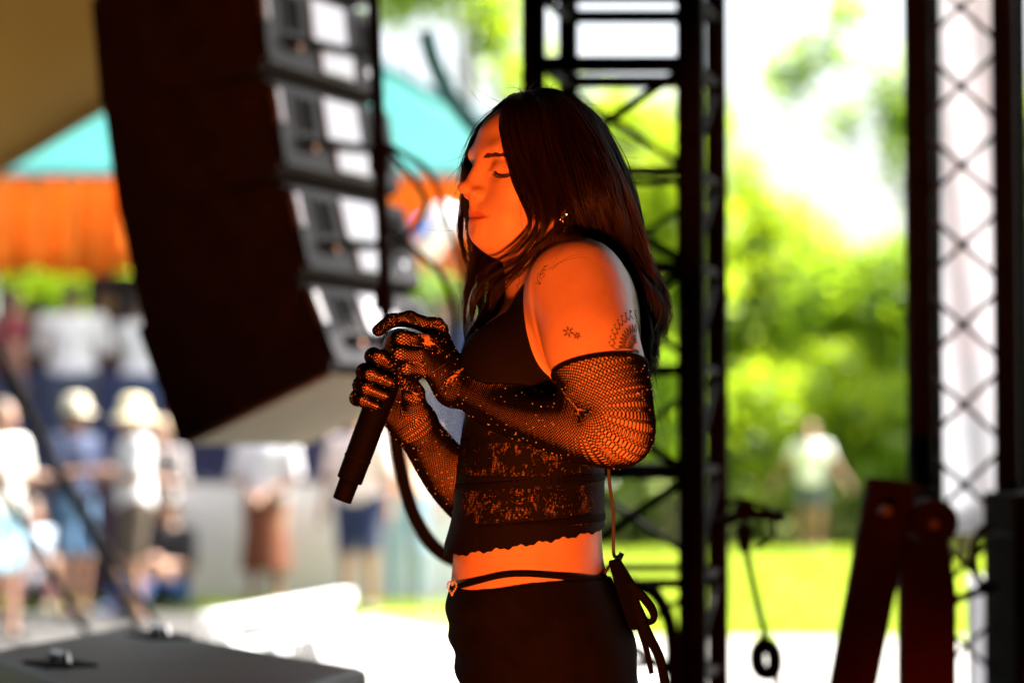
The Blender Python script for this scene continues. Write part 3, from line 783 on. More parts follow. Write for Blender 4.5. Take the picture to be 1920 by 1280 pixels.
M_cloth_w = pm("white_truss_cover", (.78, .78, .80), .8, var=.03, scale=2, transl=.6, tcol=(.88, .88, .92))
tw2 = empty('truss_tower', P(1805, 852, 6.3) * [1, 1, 0], 'black truss tower with a white cloth cover inside, at the right side of the photo', 'truss tower', 'stage truss towers')
gL, gR = P(1728, 852, 6.1), P(1890, 852, 6.1); hL, hR = P(1748, 852, 6.4), P(1886, 852, 6.4)
for p in (gL, gR, hL, hR): rod(tw2, 'chord', at(p, 0), at(p, 4.32), .034 if p is gL else .030)
rod(tw2, 'chord', at(P(1712, 852, 6.22), 0), at(P(1712, 852, 6.22), 4.32), .016)
rod(tw2, 'chord', at(P(1916, 852, 6.3), 0), at(P(1916, 852, 6.3), 4.32), .022)
M_lat = pm("grey_lattice_steel", (.045, .045, .047), .7, spec=.1, var=.2)
for y in [156 + 150.5 * k for k in range(-6, 12)]:
    z0, z1 = zpx(y + 75, 6.1), zpx(y - 75, 6.1)
    if z0 < 0.02 or z1 > 4.3: continue
    rod(tw2, 'lattice_bar', at(gL, z0), at(gR, z1), .0062, M_lat); rod(tw2, 'lattice_bar', at(gR, z0) + [0, .011, 0], at(gL, z1) + [0, .011, 0], .0062, M_lat)
    m = MB(); cc = (at(gL, (z0 + z1) / 2) + at(gR, (z0 + z1) / 2)) / 2 + [0, .006, 0]
    m.tube([cc - [0, .014, 0], cc + [0, .014, 0]], .011, 12); m.build('lattice_node', M_steelk, tw2)
    rod(tw2, 'lattice_bar', at(gL, z0), at(hL, z1), .006); rod(tw2, 'lattice_bar', at(gR, z0), at(hR, z1), .006)
kL, kR = P(1750, 852, 6.55), P(1893, 852, 6.55)
rows = []
for i in range(40):
    z = zpx(1000, 6.55) + (4.3 - zpx(1000, 6.55)) * i / 39
    rows.append([at(kL, z) * (1 - u) + at(kR, z) * u + [0, .006 * math.sin(u * 9 + i * .4), 0] for u in np.linspace(0, 1, 9)])
m = MB(); m.sheet(rows, .004, (0, -1, 0)); m.build('cloth_cover', M_cloth_w, tw2, smooth=True)
rows = [[at(kL, z) * (1 - u) + at(kR, z) * u + [0, .006 * math.sin(u * 7 + z * 3), 0] for u in np.linspace(.42, 1, 7)] for z in np.linspace(.05, zpx(1075, 6.55), 16)]
m = MB(); m.sheet(rows, .004, (0, -1, 0)); m.build('cloth_cover', M_cloth_w, tw2, smooth=True)

# ---- A shaped dark stand at lower right
M_stand = pm("dark_stained_wood", (.022, .009, .007), .85, spec=.05, var=.2, scale=9, bump=.15, bscale=60)
sd = empty('equipment_stand', P(1690, 852, 5.5) * [1, 1, 0], 'dark A-shaped stand with a round knob in front of the white covered truss', 'equipment stand')
def board(parent, name, pts, d, th, mat, bev=.006):
    """flat board with outline pts (pixel outline at its own distance), thickness th"""
    fr = [P(x, y, d) for x, y in pts]; n = len(fr); bk = [p + [0, th, 0] for p in fr]
    m = MB(); m.add(fr + bk, [tuple(range(n)), tuple(reversed(range(n, 2 * n)))] + [(i, (i + 1) % n, n + (i + 1) % n, n + i)[::-1] for i in range(n)])
    return m.build(name, mat, parent, bevel=bev)
zb = 852 + 1.11 * FPX / 5.5 - 12
board(sd, 'leg', [(1632, 893), (1722, 905), (1722 - (zb - 905) * .2, zb), (1632 - (zb - 893) * .185, zb)], 5.5, .07, M_stand)
board(sd, 'leg', [(1690, 915), (1765, 918), (1795, 1110), (1795, zb), (1690, zb)], 5.62, .07, M_stand)
c = P(1752, 978, 5.45); m = MB(); m.tube([c - [0, .02, 0], c + [0, .2, 0]], .052, 24); m.build('knob', M_stand, sd, bevel=.006)
for x, y in ((1662, 957), (1750, 982)):
    c = P(x, y, 5.42); m = MB(); m.tube([c - [0, .012, 0], c + [0, .09, 0]], .012, 12); m.build('bolt', pm('worn_bolt', (.10, .07, .06), .5, metal=.6), sd)
m = MB(); m.tube(catmull([P(1858, 985, 5.9), P(1835, 1000, 5.9), P(1826, 1050, 5.9), P(1838, 1095, 5.9), P(1862, 1100, 5.9), P(1800, 1120, 5.85), P(1770, 1150, 5.8)], 30), .011, 7)
tag(m.build('cable', M_cable, smooth=True), 'black cable coiled against the white covered truss beside the A-shaped stand', 'cable')
fc = empty('equipment_case', P(1960, 852, 5.8) * [1, 1, 0], 'tall dark equipment case cut by the right edge of the photo', 'case')
q = P(1903, 925, 5.8); m = MB(); m.box((q[0] + .21, q[1] + .2, q[2] / 2), (.42, .4, q[2])); m.build('case_body', M_drape, fc, bevel=.01)
m = MB(); m.box((q[0] + .21, q[1] + .2, q[2] - .10), (.428, .408, .012)); m.build('lid_seam', M_steelk, fc)
m = MB(); m.box((q[0] + .05, q[1] - .006, q[2] - .45), (.05, .012, .06)); m.build('latch', M_brass, fc)

# ---- clamp arm with hanging cable on the central truss
ca = empty('clamp_arm', P(1400, 960, 5.9), 'black clamp arm with hanging cable hanging from the central truss', 'clamp arm')
m = MB(); m.tube([P(1335, 985, 5.85), P(1400, 962, 5.8), P(1470, 968, 5.8)], .014, 8); m.build('arm', M_steelk, ca)
m = MB(); c = P(1396, 955, 5.8); m.tube([c - [0, .03, 0], c + [0, .03, 0]], .024, 12); m.build('joint', M_steelk, ca)
m = MB(); c = P(1396, 1008, 5.8); m.tube([c - [0, 0, .035], c + [0, 0, .03]], [.012, .024], 12); m.build('knob', M_steelk, ca)
m = MB(); m.tube([P(1396, 955, 5.8), P(1396, 1008, 5.8)], .008, 6); m.build('stem', M_steelk, ca)
m = MB(); m.tube(catmull([P(1345, 965, 5.8), P(1370, 940, 5.8), P(1400, 938, 5.8), P(1440, 955, 5.8), P(1452, 1000, 5.8), P(1420, 1030, 5.8)], 20), .006, 6); m.build('loop', M_cable, ca)
M_cabg = pm("olive_cable", (.07, .075, .03), .6, var=.1)
m = MB(); m.tube(catmull([P(1396, 1020, 5.8), P(1405, 1060, 5.8), P(1420, 1130, 5.8), P(1438, 1200, 5.8), P(1460, 1290, 5.8), P(1480, 1500, 5.8)], 30), .0085, 7); m.build('hanging_cable', M_cabg, ca)
m = MB(); m.tube(catmull([P(1440, 1200, 5.78), P(1420, 1222, 5.78), P(1425, 1256, 5.78), P(1450, 1258, 5.78), P(1452, 1225, 5.78), P(1438, 1205, 5.78)], 20), .019, 8); m.build('plug', M_rub, ca)

# ---- black sub cabinet, lower left
zt = .68
Rr, Bk, Lf = PZ(692, 1252, zt), PZ(240, 1171, zt), PZ(-40, 1222, zt)
Fr = Rr + (Lf - Bk) * 1.25
sb = empty('subwoofer', [Rr[0], Rr[1], 0], 'black subwoofer cabinet with two recessed grips on its flat top, lower left corner', 'speaker')
M_sub = pm("worn_black_box_top", (.045, .048, .054), .5, var=.18, scale=5, bump=.2, bscale=260)
def dn(p, z): return np.array([p[0], p[1], z])
m = MB(); m.hexa([dn(Lf, 0.02), dn(Fr, 0.02), dn(Rr, 0.02), dn(Bk, 0.02), dn(Lf, zt), dn(Fr, zt), dn(Rr, zt), dn(Bk, zt)]); m.build('cabinet_body', M_sub, sb, bevel=.02)
for x, y in ((300, 1192), (112, 1245)):
    c = PZ(x, y, zt); u = (Rr - Bk) / np.linalg.norm(Rr - Bk); v = np.array([-u[1], u[0], 0])
    Mx = Matrix(((u[0], v[0], 0), (u[1], v[1], 0), (0, 0, 1)))
    m = MB(); m.box(c + [0, 0, .002], (.16, .11, .006), Mx); m.build('grip_plate', M_rub, sb, bevel=.002)
    m = MB(); m.tube([c - u * .05 + [0, 0, .006], c - u * .04 + [0, 0, .022], c + u * .04 + [0, 0, .022], c + u * .05 + [0, 0, .006]], .008, 8); m.build('grip', M_alu, sb)
for p in (Lf, Fr, Rr, Bk):
    c = (Lf + Fr + Rr + Bk) / 4; q = p * .93 + c * .07; m = MB(); m.tube([dn(q, 0), dn(q, .02)], .03, 10); m.build('foot', M_rub, sb)

# ---- sunlit white rail barrier beyond the stage
be = empty('barrier', PZ(520, 1215, GZ), 'white open rail barrier standing in full sun beyond the black subwoofer', 'barrier')
b0, b1 = P(390, 1178, 12.6), P(650, 1106, 14.8)
ax_ = (b1 - b0); ax_[2] = 0; L_ = np.linalg.norm(ax_); ax_ /= L_; zs = (b0[2] + b1[2]) / 2; sdv = np.array([-ax_[1], ax_[0], 0])
Mb = Matrix(((ax_[0], sdv[0], 0), (ax_[1], sdv[1], 0), (0, 0, 1)))
mid = (b0 + b1) / 2; mid[2] = zs
m = MB(); m.box(mid, (L_, .10, .075), Mb); m.build('top_rail', M_white, be, bevel=.012)
m = MB(); m.box(mid - [0, 0, .17], (L_ * .9, .03, .04), Mb); m.build('lower_rail', M_white, be, bevel=.006)
for e in (-.40, -.12, .16, .42):
    for s_ in (-1, 1):
        q = mid + ax_ * L_ * e; q2 = q + sdv * .14 * s_ + ax_ * .03
        m = MB(); m.hexa([q2 + ax_ * u + sdv * v + [0, 0, GZ - zs] for u, v in ((-.025, -.018), (.025, -.018), (.025, .018), (-.025, .018))] +
                         [q + ax_ * u + sdv * (v + .022 * s_) - [0, 0, .038] for u, v in ((-.025, -.018), (.025, -.018), (.025, .018), (-.025, .018))]); m.build('leg', M_white, be)
# ---- dark braces crossing the lower left
for (x0, y0, x1, y1, r, lab) in ((-20, 870, 150, 1165, .014, 'dark diagonal strap lowest at the left edge in front of the crowd'),
                                (20, 700, 235, 1130, .014, 'dark diagonal strap crossing the person in navy'),
                                (70, 810, 290, 1165, .010, 'dark diagonal strap ending by the cream bucket hat wearer\'s legs')):
    a, b = P(x0, y0, 8.4), P(x1, y1, 8.4); a = b + (a - b) * 3.0; b = b + (b - a) / np.linalg.norm(b - a) * 1e-3; e = b + (b - a) * ((b[2] - 0) / (a[2] - b[2]))
    m = MB(); m.tube([a, e], r, 8)
    tag(m.build('strap', pm('dark_olive_strap', (.05, .045, .03), .8)), lab, 'strap', 'straps pegged down at the left of the stage')
# balloons under the tent
for x, y, r, cc, lab in ((832, 418, .115, (.82, .82, .84), 'white balloon hanging under the tent in front of the singer\'s mouth'),
                         (792, 428, .07, (.10, .22, .75), 'blue balloon beside the white balloon under the tent'),
                         (805, 462, .09, (.80, .74, .66), 'cream balloon below the white balloon under the tent')):
    c = P(x, y, 16.0); t = empty('balloon', c, lab, 'balloon', 'balloons tied under the tent')
    g_ = Grid(c - .2, c + .2, .012); g_.ell(c, (r, r, r * 1.12)); g_.cap(c - [0, 0, r], c - [0, 0, r * 1.2], .02, .012, .03)
    V, Fc = surface_nets(g_.d, g_.lo, g_.h); nobj('skin', V, Fc, pm('balloon_skin', cc, .3, var=.02), t, True)
    m = MB(); m.tube(catmull([c - [0, 0, r * 1.2], c + [.03, 0, -.3], [c[0] + .05, c[1] + .1, 1.2], [c[0], c[1] + .1, GZ + .02]], 12), .004, 5); m.build('string', M_white, t)

# ---- orange stage lamps on the stage floor (below the frame)
def lamp(loc, aim, energy, colr, size, lab, name='floor_lamp'):
    loc = np.array(loc, float); aim = np.array(aim, float); dv = (aim - loc) / np.linalg.norm(aim - loc)
    t = empty(name, [loc[0], loc[1], 0], lab, 'stage lamp', 'stage lamps')
    m = MB(); m.tube([loc - dv * .24, loc - dv * .20, loc - dv * .02], [.06, .10, .105], 20, cap=True); m.build('housing', M_black, t)
    m = MB(); m.tube([[loc[0] - .14, loc[1], .02], [loc[0] - .14, loc[1], loc[2] - .05], ], .012, 6); m.build('yoke', M_black, t)
    m = MB(); m.tube([[loc[0] + .14, loc[1], .02], [loc[0] + .14, loc[1], loc[2] - .05], ], .012, 6); m.build('yoke', M_black, t)
    m = MB(); m.box((loc[0], loc[1], .012), (.32, .2, .022)); m.build('base', M_black, t)
    ld = bpy.data.lights.new('lamp_beam', 'SPOT'); ld.energy = energy; ld.color = colr; ld.shadow_soft_size = size
    ld.spot_size = R(56); ld.spot_blend = .8
    lo_ = bpy.data.objects.new('lamp_beam', ld); col.objects.link(lo_); lo_.parent = t; lo_.location = loc + dv * .02 - np.array([loc[0], loc[1], 0])
    lo_.rotation_euler = Vector(-dv).to_track_quat('Z', 'Y').to_euler()
lamp((-.14, 1.25, .22), (.10, 3.45, 1.50), 110, (1.0, .152, .016), .12, 'orange gelled stage lamp on the floor in front of the singer')
lamp((1.30, 5.0, .22), (.97, 5.6, .40), 5.0, (1.0, .05, .008), .06, 'red gelled stage lamp on the floor at the foot of the white covered truss')
# ================================================================== THE SINGER
HH = .002
lo = np.array([F(655, 640, 0)[0], D0 - .36, F(960, 1345, 0)[2]]); hi = np.array([F(1245, 640, 0)[0], D0 + .33, F(960, 158, 0)[2]])
G = Grid(lo, hi, HH)
# ---- torso as stacked cross sections: pixel row, front edge, back edge, half depth
lev = [(1345, 905, 1200, .150), (1280, 868, 1190, .165), (1200, 850, 1185, .168), (1130, 843, 1160, .160), (1085, 846, 1138, .148), (1040, 850, 1130, .140),
       (990, 853, 1128, .135), (900, 860, 1128, .131), (800, 872, 1128, .133), (720, 890, 1140, .138), (650, 905, 1158, .138), (590, 935, 1165, .140),
       (540, 968, 1160, .132), (505, 1000, 1140, .10), (480, 1015, 1120, .07)]
LZ = np.array([F(960, r[0])[2] for r in lev])[::-1]; LX0 = np.array([F(r[1], 640)[0] for r in lev])[::-1]; LX1 = np.array([F(r[2], 640)[0] for r in lev])[::-1]; LB = np.array([r[3] for r in lev])[::-1]
LZ, LX0, LX1, LB = LZ[np.argsort(LZ)], LX0[np.argsort(LZ)], LX1[np.argsort(LZ)], LB[np.argsort(LZ)]
def smooth_interp(z, xs, ys):
    zz = np.linspace(xs[0], xs[-1], 400); yy = np.interp(zz, xs, ys); k = np.hanning(41); k /= k.sum()
    yy = np.convolve(np.pad(yy, 20, mode='edge'), k, 'valid'); return np.interp(z, zz, yy)
TYC = D0 + .02
def torso_fn(x, y, z):
    zz = z.ravel()
    x0 = smooth_interp(zz, LZ, LX0); x1 = smooth_interp(zz, LZ, LX1); b = smooth_interp(zz, LZ, LB)
    c = ((x0 + x1) / 2)[None, None, :]; a = ((x1 - x0) / 2)[None, None, :]; b = b[None, None, :]
    u = (x - c) / a; v = (y - TYC) / b
    q = (np.abs(u) ** 2.25 + np.abs(v) ** 2.25) ** (1 / 2.25)
    d = (q - 1) * np.minimum(a, b) * .92
    top = z - LZ[-1]; return np.maximum(d, top).astype(np.float32)
G.op([LX0.min(), TYC - .17, lo[2]], [LX1.max(), TYC + .17, LZ[-1]], torso_fn)
# chest, shoulder blades, collar
for dy in (-.072, .085):
    G.ell(F(948, 690, dy), (.062, .062, .066), k=.05)
G.ell(F(1130, 610, -.06), (.055, .07, .10), k=.05); G.ell(F(1130, 610, .09), (.055, .07, .10), k=.05)
G.cap(F(1046, 548, .01), F(1004, 428, -.01), .065, .061, .05)                       # neck
G.cap(F(1046, 500, .0), F(1082, 532, -.125), .042, .046, .05); G.cap(F(1050, 500, .02), F(1085, 535, .15), .042, .05, .05)
G.cap(F(1000, 545, -.02), F(1078, 528, -.13), .012, .012, .03)                      # collar bone
DT = G.d.copy()                                                                      # torso alone, for clothing
# ---- arms
S_near = [F(1080, 532, -.132), F(1096, 585, -.160), F(1110, 648, -.190), F(1144, 735, -.220), F(1156, 806, -.232)]
G.limb(S_near, [.0600, .0670, .0690, .0575, .0490], .05)
A_near = [F(1156, 806, -.232), F(1095, 802, -.205), F(1000, 784, -.155), F(920, 754, -.11), F(856, 722, -.08)]
R_near = [.0475, .0490, .0365, .0295, .0240]
G.limb(A_near, R_near, .022)
G.limb([F(1066, 565, .17), F(1010, 780, .23), F(965, 985, .20)], [.062, .052, .046], .03)
A_far = [F(965, 985, .20), F(905, 948, .15), F(848, 895, .105), F(800, 830, .06), F(776, 795, .038)]
R_far = [.046, .046, .041, .033, .0285]
G.limb(A_far, R_far, .02)
# ---- hands (each finger its own chain)
K = .006
near_w = F(852, 722, -.078)
nm = {'index': [F(818, 616, -.050), F(768, 598, -.052), F(734, 601, -.050), F(709, 619, -.046)],
      'middle': [F(812, 642, -.078), F(756, 634, -.088), F(744, 648, -.062), F(764, 656, -.030)],
      'ring': [F(808, 668, -.086), F(752, 662, -.094), F(746, 676, -.066), F(766, 682, -.032)],
      'little': [F(806, 690, -.082), F(764, 690, -.088), F(764, 702, -.060), F(782, 704, -.034)],
      'thumb': [F(832, 690, -.045), F(796, 660, -.008), F(766, 640, .004), F(748, 628, .006)]}
nr = {'index': [.0115, .0098, .0088, .0074], 'middle': [.0112, .0098, .0088, .0074], 'ring': [.0108, .0093, .0084, .0070],
      'little': [.0100, .0083, .0075, .0064], 'thumb': [.015, .0118, .0105, .008]}
far_w = F(776, 795, .036)
fm = {'index': [F(734, 690, .034), F(700, 668, .010), F(712, 670, -.024), F(742, 688, -.030)],
      'middle': [F(720, 712, .037), F(684, 697, .008), F(697, 702, -.027), F(730, 716, -.031)],
      'ring': [F(710, 735, .036), F(677, 722, .006), F(690, 728, -.027), F(720, 741, -.031)],
      'little': [F(702, 758, .033), F(670, 746, .004), F(684, 751, -.024), F(706, 761, -.029)],
      'thumb': [F(780, 772, .012), F(775, 738, -.020), F(762, 708, -.036), F(752, 684, -.038)]}
fr_ = {'index': [.0115, .0105, .0098, .0082], 'middle': [.0115, .0105, .0098, .0082], 'ring': [.011, .0102, .0094, .0078], 'little': [.0105, .0092, .0085, .007],
      'thumb': [.018, .0145, .0122, .0092]}
def hand(w, wr, dct, rad, side):
    for f in ('index', 'middle', 'ring', 'little'):
        G.cap(w, dct[f][0], wr * .92, rad[f][0] * 1.12, .016)
    G.cap(dct['index'][0], dct['little'][0], .0115, .010, .012)
    G.cap(w, dct['thumb'][0], wr * .9, rad['thumb'][0], .014)
    for f in dct:
        for i in range(3): G.cap(dct[f][i], dct[f][i + 1], rad[f][i], rad[f][i + 1], .003 if i else .007)
        G.ball(dct[f][1], rad[f][1] * 1.07, .004)
hand(near_w, .0245, nm, nr, 'near'); hand(far_w, .0280, fm, fr_, 'far')

# ---- head, in its own frame (f forward, l towards camera, u up)
PHI = R(27); PT = R(1.5); HS = 1.06
HC = F(1002, 322, -.012)
fw = np.array([-math.cos(PHI), -math.sin(PHI), 0]); lf = np.array([math.sin(PHI), -math.cos(PHI), 0]); up_ = np.array([0, 0, 1.0])
fw, up_ = fw * math.cos(PT) + up_ * math.sin(PT), up_ * math.cos(PT) - fw * math.sin(PT)
HB = np.array([fw, lf, up_])
def H(f, l, u): return HC + HS * (fw * f + lf * l + up_ * u)
def he(c, r, k, mode='u', rot=None):
    G.ell(H(*c), np.array(r) * HS, HB if rot is None else rot @ HB, k, mode)
def hc(a, b, r0, r1, k, mode='u'): G.cap(H(*a), H(*b), r0 * HS, r1 * HS, k, mode)
he((-.014, 0, .024), (.090, .072, .080), .02)
he((.034, 0, .034), (.047, .058, .046), .03)
he((.030, 0, -.040), (.054, .055, .072), .03)
for s in (-1, 1):
    he((.046, s * .043, -.028), (.026, .020, .022), .028)
    hc((-.004, s * .054, -.052), (.062, s * .014, -.094), .015, .0155, .03)
    he((.054, s * .028, -.064), (.025, .022, .026), .022)
G.ball(H(.0790, 0, -.0940), .0140 * HS, .016)
hc((.040, 0, -.090), (.0, 0, -.080), .028, .035, .03)                     # under the chin
he((.070, 0, -.066), (.024, .028, .026), .02)                            # muzzle
hc((.074, -.034, .019), (.074, .034, .019), .012, .012, .018)           # brow
for s in (-1, 1):
    G.ball(H(.097, s * .034, -.003), .0185 * HS, .014, 's')
    he((.0655, s * .033, -.004), (.0150, .0175, .0125), .006)
    hc((.079, s * .020, -.0085), (.0705, s * .047, -.0075), .0022, .0020, .004)   # closed lid margin
hc((.072, 0, .006), (.086, 0, -.034), .010, .0125, .012)
hc((.0830, 0, .008), (.1030, 0, -.028), .0060, .0074, .012)
G.ball(H(.1090, 0, -.0315), .0080 * HS, .009)
for s in (-1, 1):
    he((.0940, s * .0122, -.0390), (.0085, .0044, .0056), .010)
    he((.1000, s * .0068, -.0455), (.0050, .0026, .0030), .003, 's')
hc((.094, 0, -.0480), (.0930, 0, -.0600), .0045, .0050, .01)
for s in (-1, 1):
    hc((.0925, 0, -.0655), (.0735, s * .0285, -.0695), .0046, .0022, .007)
    hc((.0905, 0, -.0752), (.0740, s * .0265, -.0712), .0054, .0026, .008)
he((.083, 0, -.086), (.012, .016, .014), .012)
G.ball(H(.1110, 0, -.0840), .0135 * HS, .012, 's')
# the line where the lips meet, carved along the surface it lies on
lipline = []
for l_ in np.linspace(-.0295, .0295, 25):
    fs_ = np.arange(.115, .055, -.0005); pp = np.array([H(f_, l_, -.0702 - .0012 * (abs(l_) / .03) ** 2 + .0012 * (abs(l_) / .03) ** 4) for f_ in fs_])
    qi = np.clip(np.round((pp - G.lo) / HH).astype(int), 0, G.n - 1); dd_ = G.d[qi[:, 0], qi[:, 1], qi[:, 2]]
    hit_ = np.nonzero(dd_ < 0)[0]
    if len(hit_): lipline.append(pp[hit_[0]])
lipline = np.array(lipline)
for _ in range(3): lipline[1:-1] = .25 * lipline[:-2] + .5 * lipline[1:-1] + .25 * lipline[2:]
for i in range(len(lipline) - 1): G.cap(lipline[i], lipline[i + 1], .0021, .0021, .0015, 's')
ear = H(-.014, .074, -.020)
for s in (-1, 1):
    he((-.016, s * .072, -.018), (.016, .0075, .030), .006)
    he((-.012, s * .079, -.016), (.0085, .005, .017), .004, 's')
    G.ball(H(-.008, s * .073, -.046), .0075 * HS, .006)
V, Fq = surface_nets(G.d, G.lo, HH)
# relax torso, shoulders and arms; face and hands keep their detail
rel = np.clip((F(960, 500)[2] - V[:, 2]) / .02, 0, 1) * np.clip((V[:, 0] - F(872, 0)[0]) / .03, 0, 1)
E = np.vstack([Fq[:, [0, 1]], Fq[:, [1, 2]], Fq[:, [2, 3]], Fq[:, [3, 0]]]); E = np.vstack([E, E[:, ::-1]])
deg = np.bincount(E[:, 0], minlength=len(V))[:, None]
for it in range(60):
    lam = .6 if it % 2 == 0 else -.57
    av = np.stack([np.bincount(E[:, 0], weights=V[E[:, 1], q], minlength=len(V)) for q in range(3)], 1) / deg
    V = V + (av - V) * (lam * rel)[:, None]
for it in range(26):
    av = np.stack([np.bincount(E[:, 0], weights=V[E[:, 1], q], minlength=len(V)) for q in range(3)], 1) / deg
    V = V + (av - V) * (.6 * rel)[:, None]
# gradient normals for later shells
def vnorm(V, Fq):
    n = np.zeros_like(V); a = np.cross(V[Fq[:, 2]] - V[Fq[:, 0]], V[Fq[:, 3]] - V[Fq[:, 1]])
    for i in range(4): np.add.at(n, Fq[:, i], a)
    return n / (np.linalg.norm(n, axis=1)[:, None] + 1e-12)
VN = vnorm(V, Fq)
c_ = V.mean(0)
if (VN * (V - c_)).sum(1).mean() < 0: Fq = Fq[:, ::-1].copy(); VN = -VN
PERS = wpos = np.array([F(1030, 852, 0)[0], D0, 0.0])
me = npmesh('person', V - PERS, Fq)
# skin with lip and eyelid tint carried by a vertex attribute
loc = (V - HC) @ HB.T / HS
lip = np.zeros(len(V))
m_ = (loc[:, 0] > .070) & (np.abs(loc[:, 1]) < .034)
w_ = np.clip(1 - np.abs(loc[:, 1]) / .0310, 0, 1) ** .5
lip[m_] = np.clip(1.25 - np.abs((loc[m_, 2] + .0704) / (.0092 * w_[m_] + 1e-5)) ** 2, 0, 1) * np.clip((.0290 - np.abs(loc[m_, 1])) / .008, 0, 1)
lid = np.exp(-(((loc[:, 1] - .034) / .017) ** 2 + ((loc[:, 2] - .006) / .010) ** 2)) * (loc[:, 0] > .05)
at_ = me.attributes.new('tint', 'FLOAT', 'POINT'); at_.data.foreach_set('value', np.clip(lip, 0, 1).astype(np.float32))
at_ = me.attributes.new('lid', 'FLOAT', 'POINT'); at_.data.foreach_set('value', lid.astype(np.float32))
def skin_mat():
    m = bpy.data.materials.new("skin"); m.use_nodes = True; nt = m.node_tree; L = nt.links; b = nt.nodes["Principled BSDF"]
    tc = nd(nt, "ShaderNodeTexCoord")
    nz = nd(nt, "ShaderNodeTexNoise"); nz.inputs['Scale'].default_value = 28; nz.inputs['Detail'].default_value = 6; L.new(tc.outputs['Object'], nz.inputs['Vector'])
    mix = nd(nt, "ShaderNodeMix", data_type='RGBA'); mix.inputs[6].default_value = (.50, .295, .205, 1); mix.inputs[7].default_value = (.66, .425, .315, 1); L.new(nz.outputs['Fac'], mix.inputs[0])
    # moles and freckles
    vo = nd(nt, "ShaderNodeTexVoronoi"); vo.inputs['Scale'].default_value = 34; L.new(tc.outputs['Object'], vo.inputs['Vector'])
    lt = nd(nt, "ShaderNodeMapRange"); lt.inputs['From Min'].default_value = .02; lt.inputs['From Max'].default_value = .055; lt.inputs['To Min'].default_value = .4; lt.inputs['To Max'].default_value = 0
    L.new(vo.outputs['Distance'], lt.inputs['Value'])
    sel = nd(nt, "ShaderNodeMath", operation='GREATER_THAN'); sel.inputs[1].default_value = .62
    sp = nd(nt, "ShaderNodeSeparateColor"); L.new(vo.outputs['Color'], sp.inputs[0]); L.new(sp.outputs[0], sel.inputs[0])
    mul = nd(nt, "ShaderNodeMath", operation='MULTIPLY'); L.new(lt.outputs[0], mul.inputs[0]); L.new(sel.outputs[0], mul.inputs[1])
    m2 = nd(nt, "ShaderNodeMix", data_type='RGBA'); m2.inputs[7].default_value = (.16, .07, .05, 1); L.new(mul.outputs[0], m2.inputs[0]); L.new(mix.outputs[2], m2.inputs[6])
    a1 = nd(nt, "ShaderNodeAttribute", attribute_name='tint'); m3 = nd(nt, "ShaderNodeMix", data_type='RGBA'); m3.inputs[7].default_value = (.42, .14, .12, 1); L.new(a1.outputs['Fac'], m3.inputs[0]); L.new(m2.outputs[2], m3.inputs[6])
    a2 = nd(nt, "ShaderNodeAttribute", attribute_name='lid'); s2 = nd(nt, "ShaderNodeMath", operation='MULTIPLY'); s2.inputs[1].default_value = .55; L.new(a2.outputs['Fac'], s2.inputs[0])
    m4 = nd(nt, "ShaderNodeMix", data_type='RGBA'); m4.inputs[7].default_value = (.30, .17, .13, 1); L.new(s2.outputs[0], m4.inputs[0]); L.new(m3.outputs[2], m4.inputs[6])
    L.new(m4.outputs[2], b.inputs['Base Color'])
    b.inputs['Roughness'].default_value = .5; b.inputs['Specular IOR Level'].default_value = .25
    b.inputs['Subsurface Weight'].default_value = .25; b.inputs['Subsurface Radius'].default_value = (1, .35, .2); b.inputs['Subsurface Scale'].default_value = .008
    n2 = nd(nt, "ShaderNodeTexNoise"); n2.inputs['Scale'].default_value = 900; n2.inputs['Detail'].default_value = 3; L.new(tc.outputs['Object'], n2.inputs['Vector'])
    bp = nd(nt, "ShaderNodeBump"); bp.inputs['Strength'].default_value = .12; bp.inputs['Distance'].default_value = .001; L.new(n2.outputs['Fac'], bp.inputs['Height']); L.new(bp.outputs[0], b.inputs['Normal'])
    return m
M_skin = skin_mat()
singer = link('person', me, M_skin, None, True); singer.location = PERS
tag(singer, 'singer in black lace top and fishnet gloves with long dark hair and closed eyes', 'person')
bvh = BVHTree.FromPolygons([Vector(v) for v in V], [tuple(f) for f in Fq])
def onskin(px, py, off=.0004):
    o_, d_ = Vector(CAM), Vector(ray(px, py)).normalized()
    l, n, i, dd = bvh.ray_cast(o_, d_)
    if l is None: return None, None
    return np.array(l + n * off), np.array(n)
def skinline(pts, n, off=.0004):
    out = []
    for x, y in catmull(pts, n):
        l, nn = onskin(x, y, off)
        if l is not None and (not out or np.linalg.norm(l - out[-1]) < .02): out.append(l)
    return out

# ------------------------------------------------------------------ clothing from the same fields
gx, gy, gz = G.ax[0][:, None, None], G.ax[1][None, :, None], G.ax[2][None, None, :]
def pxr(): return (960 + gx * FPX / D0), (852 - (gz - 1.11) * FPX / D0)      # orthographic pixel frame of the figure
PX, PY = pxr()
sel = G.sl([F(810, 0)[0], TYC - .24, F(960, 1090)[2]], [F(1190, 0)[0], TYC + .24, F(960, 470)[2]], 0)
d = DT[sel] - .0045
px, py = PX[sel[0]], PY[:, :, sel[2]]
hem = 1040 + (px - 835) * (990 - 1040) / 300. + 2.5 * np.sin(px * .16) + 1.5 * np.sin(px * .41)
edge = np.interp(py, [470, 535, 600, 660, 730, 760], [1030, 996, 1000, 1014, 1034, 1260])
vneck = np.interp(py, [470, 520, 590, 640, 700], [1022, 994, 950, 870, 700])
cut = np.maximum(np.maximum(py - hem, px - edge), vneck - px) * (D0 / FPX)
